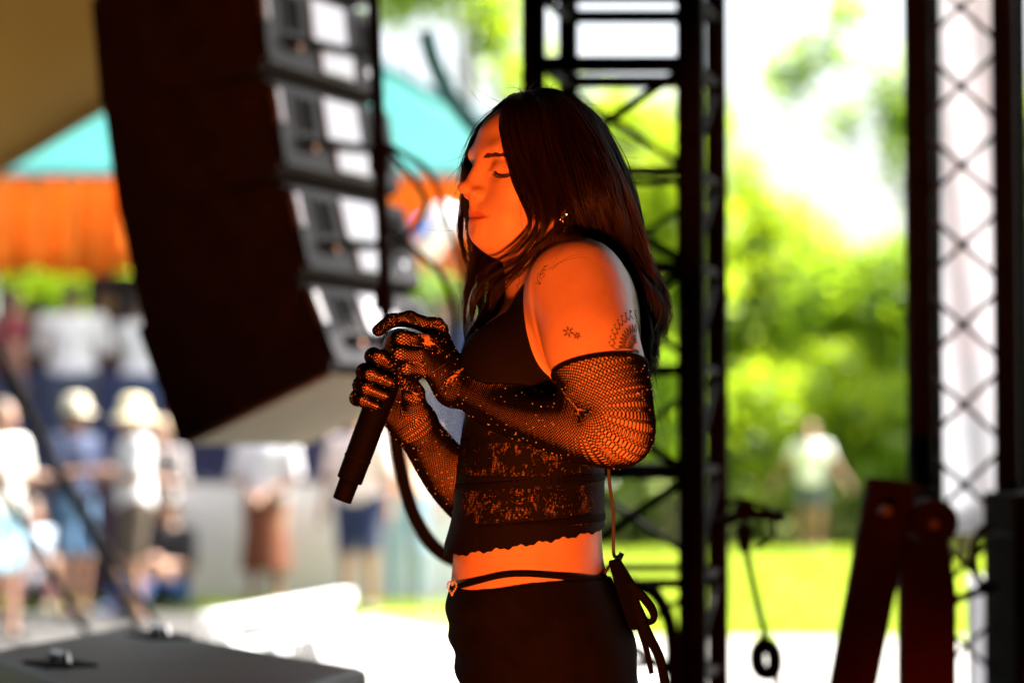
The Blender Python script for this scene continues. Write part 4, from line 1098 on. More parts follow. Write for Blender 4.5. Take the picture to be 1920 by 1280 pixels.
# front hem flares away from the belly
d = d - .014 * np.clip((py - 930) / 110, 0, 1) ** 2 * np.clip((900 - px) / 60, 0, 1)
Vt, Ft = surface_nets(np.maximum(d, cut).astype(np.float32), [G.ax[i][sel[i]][0] for i in range(3)], HH)
def lace_mat():
    m = bpy.data.materials.new("black_lace"); m.use_nodes = True; nt = m.node_tree; L = nt.links; b = nt.nodes["Principled BSDF"]; out = nt.nodes["Material Output"]
    b.inputs['Base Color'].default_value = (.0045, .0036, .0034, 1); b.inputs['Roughness'].default_value = .8; b.inputs['Specular IOR Level'].default_value = .1
    at = nd(nt, "ShaderNodeAttribute", attribute_name='lace')
    sv = nd(nt, "ShaderNodeSeparateXYZ"); L.new(at.outputs['Vector'], sv.inputs[0])
    # net holes
    vo = nd(nt, "ShaderNodeTexVoronoi", feature='DISTANCE_TO_EDGE'); vo.inputs['Scale'].default_value = 235; vo.inputs['Randomness'].default_value = .7; L.new(at.outputs['Vector'], vo.inputs['Vector'])
    hole = nd(nt, "ShaderNodeMath", operation='GREATER_THAN'); hole.inputs[1].default_value = .11; L.new(vo.outputs['Distance'], hole.inputs[0])
    # five petalled flowers and trailing stems: woven solid, with open veins
    def mth(op, x, y=None, z=None):
        n = nd(nt, "ShaderNodeMath", operation=op)
        for i, q in enumerate((x, y, z)):
            if q is None: continue
            if isinstance(q, (int, float)): n.inputs[i].default_value = q
            else: L.new(q, n.inputs[i])
        return n.outputs[0]
    scv = nd(nt, "ShaderNodeVectorMath", operation='SCALE'); scv.inputs['Scale'].default_value = 24; L.new(at.outputs['Vector'], scv.inputs[0])
    wv = nd(nt, "ShaderNodeTexVoronoi", feature='F1', voronoi_dimensions='2D'); wv.inputs['Scale'].default_value = 1; wv.inputs['Randomness'].default_value = .55; L.new(scv.outputs[0], wv.inputs['Vector'])
    df = nd(nt, "ShaderNodeVectorMath", operation='SUBTRACT'); L.new(scv.outputs[0], df.inputs[0]); L.new(wv.outputs['Position'], df.inputs[1])
    dx = nd(nt, "ShaderNodeSeparateXYZ"); L.new(df.outputs[0], dx.inputs[0])
    th2 = mth('ARCTAN2', dx.outputs[1], dx.outputs[0]); rr2 = mth('SQRT', mth('ADD', mth('MULTIPLY', dx.outputs[0], dx.outputs[0]), mth('MULTIPLY', dx.outputs[1], dx.outputs[1])))
    sc2 = nd(nt, "ShaderNodeSeparateColor"); L.new(wv.outputs['Color'], sc2.inputs[0])
    pet = mth('MULTIPLY_ADD', mth('COSINE', mth('MULTIPLY_ADD', th2, 5.0, mth('MULTIPLY', sc2.outputs[0], 6.0))), .13, .33)
    flower = mth('LESS_THAN', rr2, pet)
    vein = mth('LESS_THAN', mth('ABSOLUTE', mth('SUBTRACT', rr2, mth('MULTIPLY', pet, .72))), .035)
    nz = nd(nt, "ShaderNodeTexNoise"); nz.inputs['Scale'].default_value = 30; nz.inputs['Detail'].default_value = 1.0; nz.inputs['Distortion'].default_value = .8; L.new(at.outputs['Vector'], nz.inputs['Vector'])
    stem = mth('LESS_THAN', mth('ABSOLUTE', mth('SUBTRACT', nz.outputs['Fac'], .5)), .022)
    solid = mth('MAXIMUM', mth('MULTIPLY', flower, mth('SUBTRACT', 1.0, vein)), stem)
    thick = mth('GREATER_THAN', nz.outputs['Fac'], .68)
    class _O: pass
    mot = _O(); mot.outputs = [mth('SUBTRACT', 1.0, mth('MAXIMUM', solid, thick))]
    sm = _O(); sm.outputs = [solid]
    # only the lower bands are sheer; weight stored in the z of the attribute's companion
    sh = nd(nt, "ShaderNodeAttribute", attribute_name='sheer')
    a = nd(nt, "ShaderNodeMath", operation='MULTIPLY'); L.new(hole.outputs[0], a.inputs[0]); L.new(mot.outputs[0], a.inputs[1])
    bb = nd(nt, "ShaderNodeMath", operation='GREATER_THAN'); bb.inputs[1].default_value = .5; L.new(sh.outputs['Fac'], bb.inputs[0])
    a2 = nd(nt, "ShaderNodeMath", operation='MULTIPLY'); L.new(a.outputs[0], a2.inputs[0]); L.new(mth('MULTIPLY', bb.outputs[0], .62), a2.inputs[1])  # holes stay partly opaque to paint shade over the skin beneath
    tr = nd(nt, "ShaderNodeBsdfTransparent"); ms = nd(nt, "ShaderNodeMixShader"); L.new(a2.outputs[0], ms.inputs[0]); L.new(b.outputs[0], ms.inputs[1]); L.new(tr.outputs[0], ms.inputs[2]); L.new(ms.outputs[0], out.inputs[0])
    bp = nd(nt, "ShaderNodeBump"); bp.inputs['Strength'].default_value = .5; bp.inputs['Distance'].default_value = .002; L.new(sm.outputs[0], bp.inputs['Height']); L.new(bp.outputs[0], b.inputs['Normal'])
    return m
M_lace = lace_mat()
top = link('crop_top', npmesh('crop_top', Vt - PERS, Ft), M_lace, singer, True)
th_ = np.arctan2(Vt[:, 1] - TYC, Vt[:, 0] - F(1000, 0)[0]); 
th_ = np.where(th_ > 2.2, th_ - 2 * np.pi, th_)
la = np.stack([th_ * .13, Vt[:, 2], np.zeros(len(Vt))], 1)
at_ = top.data.attributes.new('lace', 'FLOAT_VECTOR', 'POINT'); at_.data.foreach_set('vector', la.astype(np.float32).ravel())
vpx, vpy = 960 + Vt[:, 0] * FPX / D0, 852 - (Vt[:, 2] - 1.11) * FPX / D0
shr = ((vpy > 808) & (vpy < 985) & (vpx > 866) & (vpx < 1110)).astype(float) * (1 - ((vpy > 893) & (vpy < 908)))
at_ = top.data.attributes.new('sheer', 'FLOAT', 'POINT'); at_.data.foreach_set('value', shr.astype(np.float32))
M_cloth_k = pm("black_jersey", (.0045, .0036, .0034), .85, spec=.05, var=.2, scale=40, bump=.25, bscale=500)
M_satin = pm("black_satin", (.0036, .0030, .0030), .9, spec=.06, var=.1)
def hoop(name, pyc, slope, hw, mat, off=.006, th=.0016):
    """ribbon hugging the torso at a pixel row"""
    rows = []; 
    for q in np.linspace(-1, 1, 5):
        row = []
        for a in np.linspace(-math.pi, math.pi, 73):
            z0 = F(960, pyc)[2]
            c = (smooth_interp(z0, LZ, LX0) + smooth_interp(z0, LZ, LX1)) / 2; aa = (smooth_interp(z0, LZ, LX1) - smooth_interp(z0, LZ, LX0)) / 2; bb = smooth_interp(z0, LZ, LB)
            ca_, sa_ = math.cos(a), math.sin(a); r = 1 / (abs(ca_) ** 2.25 + abs(sa_) ** 2.25) ** (1 / 2.25)
            z = z0 + q * hw + slope * ca_ * aa
            row.append((c + ca_ * r * (aa + off), TYC + sa_ * r * (bb + off), z))
        rows.append(row)
    vs = [p for r_ in rows for p in r_]; w = len(rows[0]); fs = [(i * w + j, i * w + j + 1, (i + 1) * w + j + 1, (i + 1) * w + j) for i in range(4) for j in range(w - 1)]
    m = MB(); m.add(vs, fs); o = m.build(name, mat, singer, True)
    s = o.modifiers.new('thick', 'SOLIDIFY'); s.thickness = th; return o
hoop('ribbon', 818, .10, .0055, M_satin); hoop('ribbon', 903, .08, .0058, M_satin); hoop('ribbon', 980, .10, .0055, M_satin)
# halter strap
# trousers (upper part from the body field, legs below)
sel = G.sl([F(810, 0)[0], TYC - .24, lo[2]], [F(1245, 0)[0], TYC + .24, F(960, 1060)[2]], 0)
px, py = PX[sel[0]], PY[:, :, sel[2]]
d = DT[sel] - .005 - .0022 * np.sin(py * .075 + 2 * np.sin(py * .021)) * np.exp(-((px - 850) / 45.) ** 2) - .0012 * np.sin(py * .05 + px * .03)
top_l = np.interp(px, [830, 850, 880, 930, 990, 1060, 1140], [1092, 1094, 1100, 1095, 1085, 1079, 1081])
Vp, Fp = surface_nets(np.maximum(d, (top_l - py) * (D0 / FPX)).astype(np.float32), [G.ax[i][sel[i]][0] for i in range(3)], HH)
trs = link('trousers', npmesh('trousers', Vp - PERS, Fp), M_cloth_k, singer, True)
zc = F(960, 1330)[2]
for s, yc in ((-1, TYC - .085), (1, TYC + .085)):
    m = MB(); xc = F(1030, 0)[0]
    m.tube(catmull([[xc, yc, zc + .03], [xc + .02, yc, .55], [xc + .03, yc, .25], [xc + .02, yc, .05]], 14), np.linspace(.105, .085, 14), 18)
    m.build('trouser_leg', M_cloth_k, singer, True)
    m = MB(); m.tube([[xc + .05, yc, .035], [xc - .02, yc, .04], [xc - .12, yc - .01, .03], [xc - .17, yc - .01, .025]], [.034, .04, .036, .02], 12); m.build('shoe', M_rub, singer, True)
# waist string of the briefs above the trousers
def ring_line(rows, r, name, mat):
    pts = []
    for x, y in rows:
        l, n_ = onskin(x, y, r * .8)
        if l is not None: pts.append(l)
    m = MB(); m.tube(catmull(pts, 40), r, 8); return m.build(name, mat, singer, True)
ring_line([(860, 1099), (878, 1095), (900, 1089), (940, 1079), (980, 1076), (1030, 1079), (1080, 1084), (1130, 1086)], .0042, 'waist_string', M_satin)
# heart charm of small stones
M_stone = pm("clear_stone", (.92, .92, .95), .15, spec=1.0, var=.03, transl=.45, tcol=(.95, .95, 1.0))
hp = []
for t in np.linspace(0, 2 * math.pi, 22, endpoint=False):
    hx = 16 * math.sin(t) ** 3; hy = 13 * math.cos(t) - 5 * math.cos(2 * t) - 2 * math.cos(3 * t) - math.cos(4 * t)
    hp.append((857 + hx * .50, 1101 - hy * .85))
def octa(c, r):
    c = np.array(c); d_ = [np.array(v) * r for v in ((1, 0, 0), (-1, 0, 0), (0, 1, 0), (0, -1, 0), (0, 0, 1), (0, 0, -1))]
    return [c + q for q in d_], [(0, 2, 4), (2, 1, 4), (1, 3, 4), (3, 0, 4), (2, 0, 5), (1, 2, 5), (3, 1, 5), (0, 3, 5)]
_g = (1 + 5 ** .5) / 2
_iv = np.array([(-1, _g, 0), (1, _g, 0), (-1, -_g, 0), (1, -_g, 0), (0, -1, _g), (0, 1, _g), (0, -1, -_g), (0, 1, -_g), (_g, 0, -1), (_g, 0, 1), (-_g, 0, -1), (-_g, 0, 1)]) / 1.902
_if = [(0, 11, 5), (0, 5, 1), (0, 1, 7), (0, 7, 10), (0, 10, 11), (1, 5, 9), (5, 11, 4), (11, 10, 2), (10, 7, 6), (7, 1, 8), (3, 9, 4), (3, 4, 2), (3, 2, 6), (3, 6, 8), (3, 8, 9), (4, 9, 5), (2, 4, 11), (6, 2, 10), (8, 6, 7), (9, 8, 1)]
def ico(r): return [v * r for v in _iv], _if
m = MB()
for x, y in hp:
    l, n_ = onskin(max(x, 852), y, .008)
    if l is None: continue
    l = l + np.array([1, 0, 0]) * (min(0, x - 852) * D0 / FPX)
    m.add(*octa(l, .0020))
m.build('heart_charm', M_stone, singer)

# ------------------------------------------------------------------ fishnet gloves: real threads along contour lines on the skin
TRI = np.vstack([Fq[:, [0, 1, 2]], Fq[:, [0, 2, 3]]])
def chain_param(X, pts, N, pitch, refv):
    """arc length and angle round a smooth axis"""
    C = catmull(pts, 60); seg = C[1:] - C[:-1]; L = np.linalg.norm(seg, axis=1); acc = np.concatenate([[0], np.cumsum(L)])
    T = seg / L[:, None]
    best = np.full(len(X), 1e9); bu = np.zeros(len(X)); bi = np.zeros(len(X), int); bp = np.zeros_like(X)
    for i in range(len(seg)):
        t = ((X - C[i]) @ T[i]); 
        if i > 0: t = np.maximum(t, 0)
        if i < len(seg) - 1: t = np.minimum(t, L[i])
        q = C[i] + t[:, None] * T[i]; dd = ((X - q) ** 2).sum(1); mk = dd < best
        best[mk] = dd[mk]; bu[mk] = acc[i] + t[mk]; bi[mk] = i; bp[mk] = q[mk]
    # transported frame
    Rf = []; r = np.array(refv, float)
    for t in T:
        r = r - t * (r @ t); r /= np.linalg.norm(r); Rf.append(r)
    Rf = np.array(Rf); Bf = np.cross(T, Rf)
    v = X - bp
    th = np.arctan2((v * Bf[bi]).sum(1), (v * Rf[bi]).sum(1))
    g = N * th / (2 * np.pi)
    return np.sqrt(best), bu, g, bu / pitch
def contour(TRIv, g, Nn):
    """segments where g crosses whole numbers; TRIv (m,3) vertex ids"""
    a = g[TRIv]; mn, mx = a.min(1), a.max(1)
    ok = (mx - mn < 1.3)
    out = []
    for kk in range(3):
        lvl = np.floor(mn) + 1 + kk; mk = ok & (lvl < mx)
        if not mk.any(): continue
        t = TRIv[mk]; l = lvl[mk]; gv = g[t]; ps = []; 
        hit = np.zeros((len(t), 3), bool); pt = np.zeros((len(t), 3, 3)); nn = np.zeros((len(t), 3, 3))
        for e, (i, j) in enumerate(((0, 1), (1, 2), (2, 0))):
            ga, gb = gv[:, i], gv[:, j]; c = (ga < l) != (gb < l); w = np.where(c, (l - ga) / np.where(c, gb - ga, 1), 0)[:, None]
            hit[:, e] = c; pt[:, e] = V[t[:, i]] * (1 - w) + V[t[:, j]] * w; nn[:, e] = VN[t[:, i]] * (1 - w) + VN[t[:, j]] * w
        two = hit.sum(1) == 2
        pt, nn, hit = pt[two], nn[two], hit[two]
        o_ = np.argsort(~hit, axis=1, kind='stable')[:, :2]; ar = np.arange(len(pt))
        out.append((pt[ar, o_[:, 0]], pt[ar, o_[:, 1]], nn[ar, o_[:, 0]], nn[ar, o_[:, 1]]))
    return [np.vstack([o[i] for o in out]) for i in range(4)] if out else None
def threads(segs, r):
    a, b, na, nb = segs; ln = np.linalg.norm(b - a, axis=1); k = ln > 1e-5; a, b, na, nb = a[k], b[k], na[k], nb[k]
    d = (b - a) / np.linalg.norm(b - a, axis=1)[:, None]
    def ringp(p, n):
        n = n - d * (n * d).sum(1)[:, None]; n /= np.linalg.norm(n, axis=1)[:, None] + 1e-9; s = np.cross(d, n); c = p + n * r * .8
        return [c + r * n, c + r * (-.5 * n + .866 * s), c + r * (-.5 * n - .866 * s)]
    e = .25 * r
    A = ringp(a - d * e, na); B = ringp(b + d * e, nb); m_ = len(a)
    Vv = np.stack(A + B, 1).reshape(-1, 3); base = np.arange(m_)[:, None] * 6
    Fv = np.concatenate([base + np.array([[i, (i + 1) % 3, 3 + (i + 1) % 3, 3 + i]]) for i in range(3)], 0)
    return Vv, Fv
M_net = pm("black_fishnet_thread", (.0035, .0028, .0028), .7, spec=.06, var=.2, scale=200)
def glove(arm_pts, arm_r, w, dct, rad, N, u_min, name, refv, plane=None):
    hand_c = (dct['middle'][0] + dct['ring'][0]) / 2
    chains = [('arm', list(arm_pts) + [w * .4 + hand_c * .6, hand_c], N, .0046, None)]
    # vertices near this limb only
    allp = np.array([p for c in chains for p in c[1]] + [p for f in dct.values() for p in f])
    pad = .075
    m0 = np.all((V > allp.min(0) - pad) & (V < allp.max(0) + pad), axis=1)
    ids = np.nonzero(m0)[0]; X = V[ids]
    # which bone owns the vertex
    D = []; G1 = []; U = []
    dist, u, g, l = chain_param(X, chains[0][1], N, .0047, refv)
    cp = np.array(chains[0][1]); cl = np.concatenate([[0], np.cumsum(np.linalg.norm(cp[1:] - cp[:-1], axis=1))]); armr = np.interp(u, cl, list(arm_r) + [wr_ for wr_ in (.026, .024)])
    D.append(dist - armr); G1.append(g); U.append(l); arm_u = u
    for f, p in dct.items():
        dist, u, g, l = chain_param(X, p, 14 if f != 'thumb' else 16, .0045, refv)
        D.append(dist - np.interp(u, [0, .05, .09], [rad[f][0], rad[f][1], rad[f][3]]) + np.where(u < .004, .02, 0)); G1.append(g); U.append(l)
    D = np.array(D)
    qi = np.clip(np.round((X - G.lo) / HH).astype(int), 0, G.n - 1); dtv = DT[qi[:, 0], qi[:, 1], qi[:, 2]]
    inv = np.full(len(V), -1); inv[ids] = np.arange(len(ids))
    T_ = TRI[m0[TRI].all(1)]
    Tl = inv[T_]
    own = D[:, Tl].mean(2).argmin(0)
    out = []
    mind = D.min(0)
    for c in range(len(D)):
        mk = own == c
        if c == 0:
            mk &= (arm_u[Tl].max(1) > u_min) & (D[0][Tl].max(1) < .034) & (dtv[Tl].min(1) > .003)
            if plane is not None: mk &= ~((((X[Tl].mean(1) - plane[0]) @ plane[1]) < 0) & (np.linalg.norm(X[Tl].mean(1) - plane[0], axis=1) < .11))
        else: mk &= (D[c][Tl].max(1) < .02)
        tt = T_[mk]
        if not len(tt): continue
        ga = np.zeros(len(V)); gb = np.zeros(len(V)); ga[ids] = G1[c] + U[c]; gb[ids] = G1[c] - U[c]
        for gg in (ga, gb):
            s_ = contour(tt, gg, N)
            if s_ is not None: out.append(s_)
    segs = [np.vstack([o[i] for o in out]) for i in range(4)]
    Vv, Fv = threads(segs, .00094)
    o = nobj(name, Vv, Fv, M_net, singer, True)
    # glued-on stones
    rs = rng.choice(len(segs[0]), 420, replace=False); m = MB(); ax = arm_u
    for i in rs: 
        c8, f8 = ico(rng.uniform(.0006, .0011)); Mr = np.linalg.qr(rng.normal(size=(3, 3)))[0]
        m.add([segs[0][i] + segs[2][i] * .0015 + Mr @ q8 for q8 in c8], f8)
    m.build('glove_stones', M_stone, singer)['kind'] = 'stuff'
    return o
near_axis = [S_near[2] * .75 + S_near[3] * .25, F(1140, 716, -.216), F(1154, 776, -.226), F(1128, 812, -.218), F(1078, 806, -.195)] + A_near[2:]
cuff_c = F(1133, 692, -.205); cuff_n = np.array([.10, -.28, -.95]); cuff_n /= np.linalg.norm(cuff_n)
glove(near_axis, [.066, .058, .050, .050, .048] + R_near[2:], near_w, nm, nr, 64, .0, 'fishnet_glove', (0, -1, 0), (cuff_c, cuff_n))
glove([F(985, 880, .215), F(965, 965, .20)] + A_far[1:], [.05, .046] + R_far[1:], far_w, fm, fr_, 64, .0, 'fishnet_glove', (0, -1, 0))
# rolled cuff
ax_c = cuff_n; cc = cuff_c; m = MB(); pts = []
e1 = np.cross(ax_c, [0, 1, 0]); e1 /= np.linalg.norm(e1); e2 = np.cross(ax_c, e1)
for a in np.linspace(0, 2 * math.pi, 49):
    dv = Vector(math.cos(a) * e1 + math.sin(a) * e2); l, n_, i_, dd = bvh.ray_cast(Vector(cc), dv, .12)
    if l is not None: pts.append(np.array(l) + np.array(dv) * .0006)
m.tube(pts, .0034, 8); m.build('glove_cuff', M_satin, singer, True)

# ------------------------------------------------------------------ tattoos, brows, lashes, earrings
M_ink = pm("faded_tattoo_ink", (.055, .040, .042), .5, var=.15, scale=200)
def inked(lines, r, name='tattoo'):
    m = MB()
    for pts in lines:
        q = skinline(pts, max(3, int(3 + 1.0 * sum(math.dist(a, b) for a, b in zip(pts[:-1], pts[1:])) / 2)), .0001)
        if len(q) > 1:
            m.tube(q, r, 6)
    o = m.build(name, M_ink, singer, True); o['kind'] = 'stuff'; return o
# half mandala on the outer arm
cx, cy_ = 1193, 652; ln = []
def arc(rx, ry, a0, a1, n=14): return [(cx + rx * math.cos(R(a)), cy_ - ry * math.sin(R(a))) for a in np.linspace(a0, a1, n)]
for k_ in range(9):
    a0 = 88 + 10.4 * k_; a1 = a0 + 10.4; am = (a0 + a1) / 2
    ln.append([(cx + 40 * math.cos(R(a0)), cy_ - 54 * math.sin(R(a0))), (cx + 45 * math.cos(R(am)), cy_ - 61 * math.sin(R(am))), (cx + 40 * math.cos(R(a1)), cy_ - 54 * math.sin(R(a1)))])
    ln.append([(cx + 22 * math.cos(R(a0 + 1)), cy_ - 30 * math.sin(R(a0 + 1))), (cx + 33 * math.cos(R(am)), cy_ - 45 * math.sin(R(am))), (cx + 22 * math.cos(R(a1 - 1)), cy_ - 30 * math.sin(R(a1 - 1)))])
    ln.append([(cx + 45 * math.cos(R(am)), cy_ - 61 * math.sin(R(am))), (cx + 50 * math.cos(R(am)), cy_ - 68 * math.sin(R(am)))])
    ln.append([(cx + 6 * math.cos(R(am)), cy_ - 9 * math.sin(R(am))), (cx + 18 * math.cos(R(am)), cy_ - 25 * math.sin(R(am)))])
ln += [arc(37, 50, 88, 182), arc(21, 28, 88, 182), [(1154, 655), (1172, 652), (1192, 656), (1198, 660)]]
inked(ln, .0007)
inked([arc(34, 47, 90, 180), arc(35.5, 48.5, 90, 180), arc(37, 50, 90, 180)], .0014)
inked([[(cx + 50.5 * math.cos(R(am)), cy_ - 69 * math.sin(R(am))), (cx + 52 * math.cos(R(am)), cy_ - 71 * math.sin(R(am)))] for am in np.linspace(93, 172, 9)], .0020)
def blossom(x, y, r):
    return [[(x + .25 * r * math.cos(a), y + .25 * r * math.sin(a)), (x + r * math.cos(a + .15), y + r * math.sin(a + .15)), (x + r * math.cos(a - .15), y + r * math.sin(a - .15)), (x + .25 * r * math.cos(a), y + .25 * r * math.sin(a))] for a in np.arange(6) * math.pi / 3 + .3]
inked(blossom(1066, 622, 9) + blossom(1082, 629, 6), .0006)
inked([[(1022, 500), (1016, 508), (1012, 518), (1016, 524)], [(1016, 508), (1024, 506)], [(1013, 515), (1021, 512)], [(1010, 512), (1008, 524), (1014, 532), (1004, 530)], [(1020, 500), (1027, 498)], [(1018, 520), (1022, 516)]], .0005)
M_hair = None
M_lash = pm("dark_brow_hair", (.030, .014, .010), .6, var=.2)
m = MB()
for t in np.linspace(0, 1, 260):
    x = 908 + 50 * t + rng.normal(0, .8); y = 293.5 - 3 * math.sin(math.pi * min(1, t * 1.1)) + 4 * max(0, t - .75) / .25 + rng.normal(0, 1.7 * (1 - .45 * t))
    q = skinline([(x, y), (x + 4, y - 1.2), (x + 9, y - .6 + 3 * t)], 5, .0004)
    if len(q) > 1: m.tube(q, .00046, 4)
m.build('eyebrow', M_lash, singer)
m = MB()
lm = [(929, 321), (934, 326.5), (942, 329.5), (951, 329.5), (960, 327), (967, 323.5)]
q = skinline(lm, 24, .0004); m.tube(q, [.0009 + .0011 * math.sin(math.pi * i / (len(q) - 1)) for i in range(len(q))], 6)
for t in np.linspace(.05, 1, 26):
    i = min(int(t * (len(q) - 1)), len(q) - 1); p = q[i]; e = p + fw * .006 + lf * .002 * t - up_ * (.0045 - .001 * t) + np.array([.002 * (t - .5), 0, 0])
    m.tube([p, (p + e) / 2 - up_ * .0012, e], [.0006, .0005, .0002], 4)
m.build('eyelash', M_lash, singer)
M_ring = pm("silver_earring", (.85, .80, .74), .15, metal=1.0, var=.05)
for ex, ey, rr in ((1049, 426, .0075), (1061, 414, .0062)):
    p0 = F(ex, ey, -.131); lb = H(-.006, .080, -.050)
    m = MB(); m.tube([p0 + rr * np.array([math.cos(a), .3 * math.sin(a), 1.5 * math.sin(a)]) for a in np.linspace(0, 2 * math.pi, 20)], .0011, 6, cap=False)
    m.tube([p0 + [0, 0, rr * 1.5], (p0 + lb) / 2 + [0, -.006, .008], lb], .0007, 5)
    for k_ in (1, 2): m.add(*octa(p0 - [0, .001, .010 + .005 * k_], .0019))
    m.build('earring', M_ring, singer)
# ------------------------------------------------------------------ hair
def hair_mat(name, c, t, rough):
    m = bpy.data.materials.new(name); m.use_nodes = True; nt = m.node_tree; L = nt.links; b = nt.nodes["Principled BSDF"]; out = nt.nodes["Material Output"]
    hi = nd(nt, "ShaderNodeHairInfo"); rp = nd(nt, "ShaderNodeMapRange"); rp.inputs['To Min'].default_value = .5; rp.inputs['To Max'].default_value = 1.7; L.new(hi.outputs['Random'], rp.inputs['Value'])
    sc = nd(nt, "ShaderNodeVectorMath", operation='SCALE'); sc.inputs[0].default_value = c; L.new(rp.outputs[0], sc.inputs['Scale']); L.new(sc.outputs[0], b.inputs['Base Color'])
    b.inputs['Roughness'].default_value = rough; b.inputs['Specular IOR Level'].default_value = .22
    tr = nd(nt, "ShaderNodeBsdfTranslucent"); tr.inputs[0].default_value = (*t, 1); ms = nd(nt, "ShaderNodeMixShader"); ms.inputs[0].default_value = .22
    L.new(b.outputs[0], ms.inputs[1]); L.new(tr.outputs[0], ms.inputs[2]); L.new(ms.outputs[0], out.inputs[0]); return m
M_hair = hair_mat("dark_brown_hair", (.0105, .0040, .0027), (.050, .012, .005), .40)
M_core = pm("dark_hair_mass", (.005, .003, .0022), .8, spec=.05, var=.3, scale=60)
# guide locks: pixel path and depth
near = [  # from the lock framing the face to the far back of the head
 [(966, 184, -.010), (952, 240, -.062), (960, 305, -.098), (986, 355, -.112), (1003, 400, -.118), (996, 445, -.118), (962, 487, -.108), (915, 515, -.095), (884, 545, -.080), (884, 590, -.075), (900, 630, -.075)],
 [(976, 181, -.010), (975, 235, -.066), (990, 305, -.104), (1016, 360, -.118), (1028, 405, -.122), (1015, 450, -.122), (985, 492, -.112), (945, 530, -.100), (900, 560, -.088), (886, 600, -.082), (905, 650, -.08)],
 [(990, 178, -.008), (1005, 232, -.070), (1024, 305, -.108), (1044, 360, -.120), (1052, 405, -.124), (1044, 450, -.122), (1015, 492, -.115), (975, 515, -.105), (940, 545, -.10), (925, 590, -.092), (912, 640, -.088)],
 [(1004, 176, -.005), (1040, 228, -.070), (1066, 300, -.104), (1082, 350, -.110), (1092, 390, -.104), (1105, 440, -.090), (1130, 490, -.060), (1165, 545, -.020), (1190, 600, .010), (1200, 660, .02), (1205, 720, .025)],
 [(1018, 175, 0), (1072, 226, -.062), (1106, 300, -.094), (1124, 360, -.098), (1136, 410, -.086), (1152, 460, -.065), (1175, 510, -.040), (1205, 560, -.01), (1222, 610, .01), (1226, 660, .02), (1236, 715, .02)],
 [(1030, 176, .005), (1092, 226, -.048), (1128, 300, -.066), (1148, 370, -.066), (1160, 430, -.055), (1188, 480, -.040), (1205, 525, -.020), (1232, 565, 0), (1226, 610, .015), (1212, 650, .02), (1216, 690, .02)],
 [(1038, 178, .015), (1108, 230, -.020), (1147, 300, -.020), (1165, 370, -.015), (1178, 430, -.010), (1196, 480, 0), (1220, 525, .01), (1244, 560, .015), (1236, 600, .02), (1220, 640, .02), (1232, 700, .02)],
 [(1040, 180, .03), (1112, 235, .02), (1150, 305, .03), (1168, 375, .035), (1182, 435, .035), (1196, 490, .035), (1226, 540, .04), (1238, 590, .04), (1230, 640, .04), (1240, 680, .04), (1236, 730, .04)],
 [(1036, 182, .05), (1110, 240, .07), (1150, 310, .085), (1165, 380, .09), (1175, 440, .085), (1185, 500, .08), (1195, 560, .075), (1205, 620, .07), (1205, 680, .07), (1212, 720, .07), (1205, 750, .07)],
]
farg = [
 [(952, 190, .0), (918, 222, .012), (899, 255, .020), (883, 290, .022), (871, 325, .026), (865, 358, .030), (868, 390, .030), (876, 425, .030), (885, 460, .032), (893, 500, .035), (886, 545, .025), (880, 590, .02), (890, 640, .01)],
 [(960, 186, .015), (930, 230, .062), (908, 285, .080), (900, 340, .080), (905, 395, .070), (915, 445, .060), (922, 495, .045), (905, 545, .030), (892, 585, .02), (896, 625, .01), (910, 670, .0)],
 [(972, 184, .02), (955, 230, .080), (945, 290, .098), (945, 350, .095), (950, 410, .085), (955, 460, .07), (950, 510, .045), (935, 560, .02), (925, 600, .0), (915, 640, -.01), (905, 700, -.02)],
 [(985, 182, .02), (990, 230, .088), (990, 300, .105), (990, 370, .10), (985, 430, .09), (975, 480, .07), (960, 525, .04), (945, 570, .01), (935, 620, -.01), (930, 660, -.02), (915, 700, -.03)],
 [(1005, 181, .03), (1040, 235, .095), (1060, 310, .11), (1070, 380, .105), (1080, 440, .10), (1095, 500, .10), (1110, 560, .095), (1125, 620, .09), (1130, 680, .09), (1130, 720, .09), (1130, 750, .09)],
]
def field(p):
    q = (p - G.lo) / HH; i = np.clip(q.astype(int), 0, G.n - 2); f = q - i; o = 0
    for a in (0, 1):
        for b in (0, 1):
            for c in (0, 1):
                o = o + G.d[i[:, 0] + a, i[:, 1] + b, i[:, 2] + c] * (f[:, 0] if a else 1 - f[:, 0]) * (f[:, 1] if b else 1 - f[:, 1]) * (f[:, 2] if c else 1 - f[:, 2])
    return o
def pushout(p, gap):
    p = p.copy()
    for it in range(3):
        d = field(p); e = .003
        g = np.stack([field(p + v) - field(p - v) for v in np.eye(3) * e], 1); g /= np.linalg.norm(g, axis=1)[:, None] + 1e-6
        p = p + g * np.clip(gap - d, 0, .03)[:, None]
    return p
def smooth_path(p, it=4):
    for _ in range(it): p[1:-1] = .25 * p[:-2] + .5 * p[1:-1] + .25 * p[2:]
    return p
def gw(g): return np.array([F(x - (14 if (x > 1185 and y > 455) else 0), y, z) for x, y, z in g])
NG0 = [catmull(gw(g), 40) for g in near]; FG0 = [catmull(gw(g), 40) for g in farg]
MN = [pushout(smooth_path(pushout(g.copy(), .002)), .001) for g in NG0]; MF = [pushout(smooth_path(pushout(g.copy(), .002)), .001) for g in FG0]
NG = [pushout(smooth_path(pushout(catmull(gw(g), 40), .007)), .006) for g in near]; FG = [pushout(smooth_path(pushout(catmull(gw(g), 40), .007)), .006) for g in farg]
HG = Grid(F(850, 0)[0] * np.array([1, 0, 0]) + [0, D0 - .16, F(960, 700)[2]], F(1260, 0)[0] * np.array([1, 0, 0]) + [0, D0 + .16, F(960, 160)[2]], .003)
HG.ell(H(-.016, 0, .026), np.array([.0930, .0745, .0825]) * HS, HB)
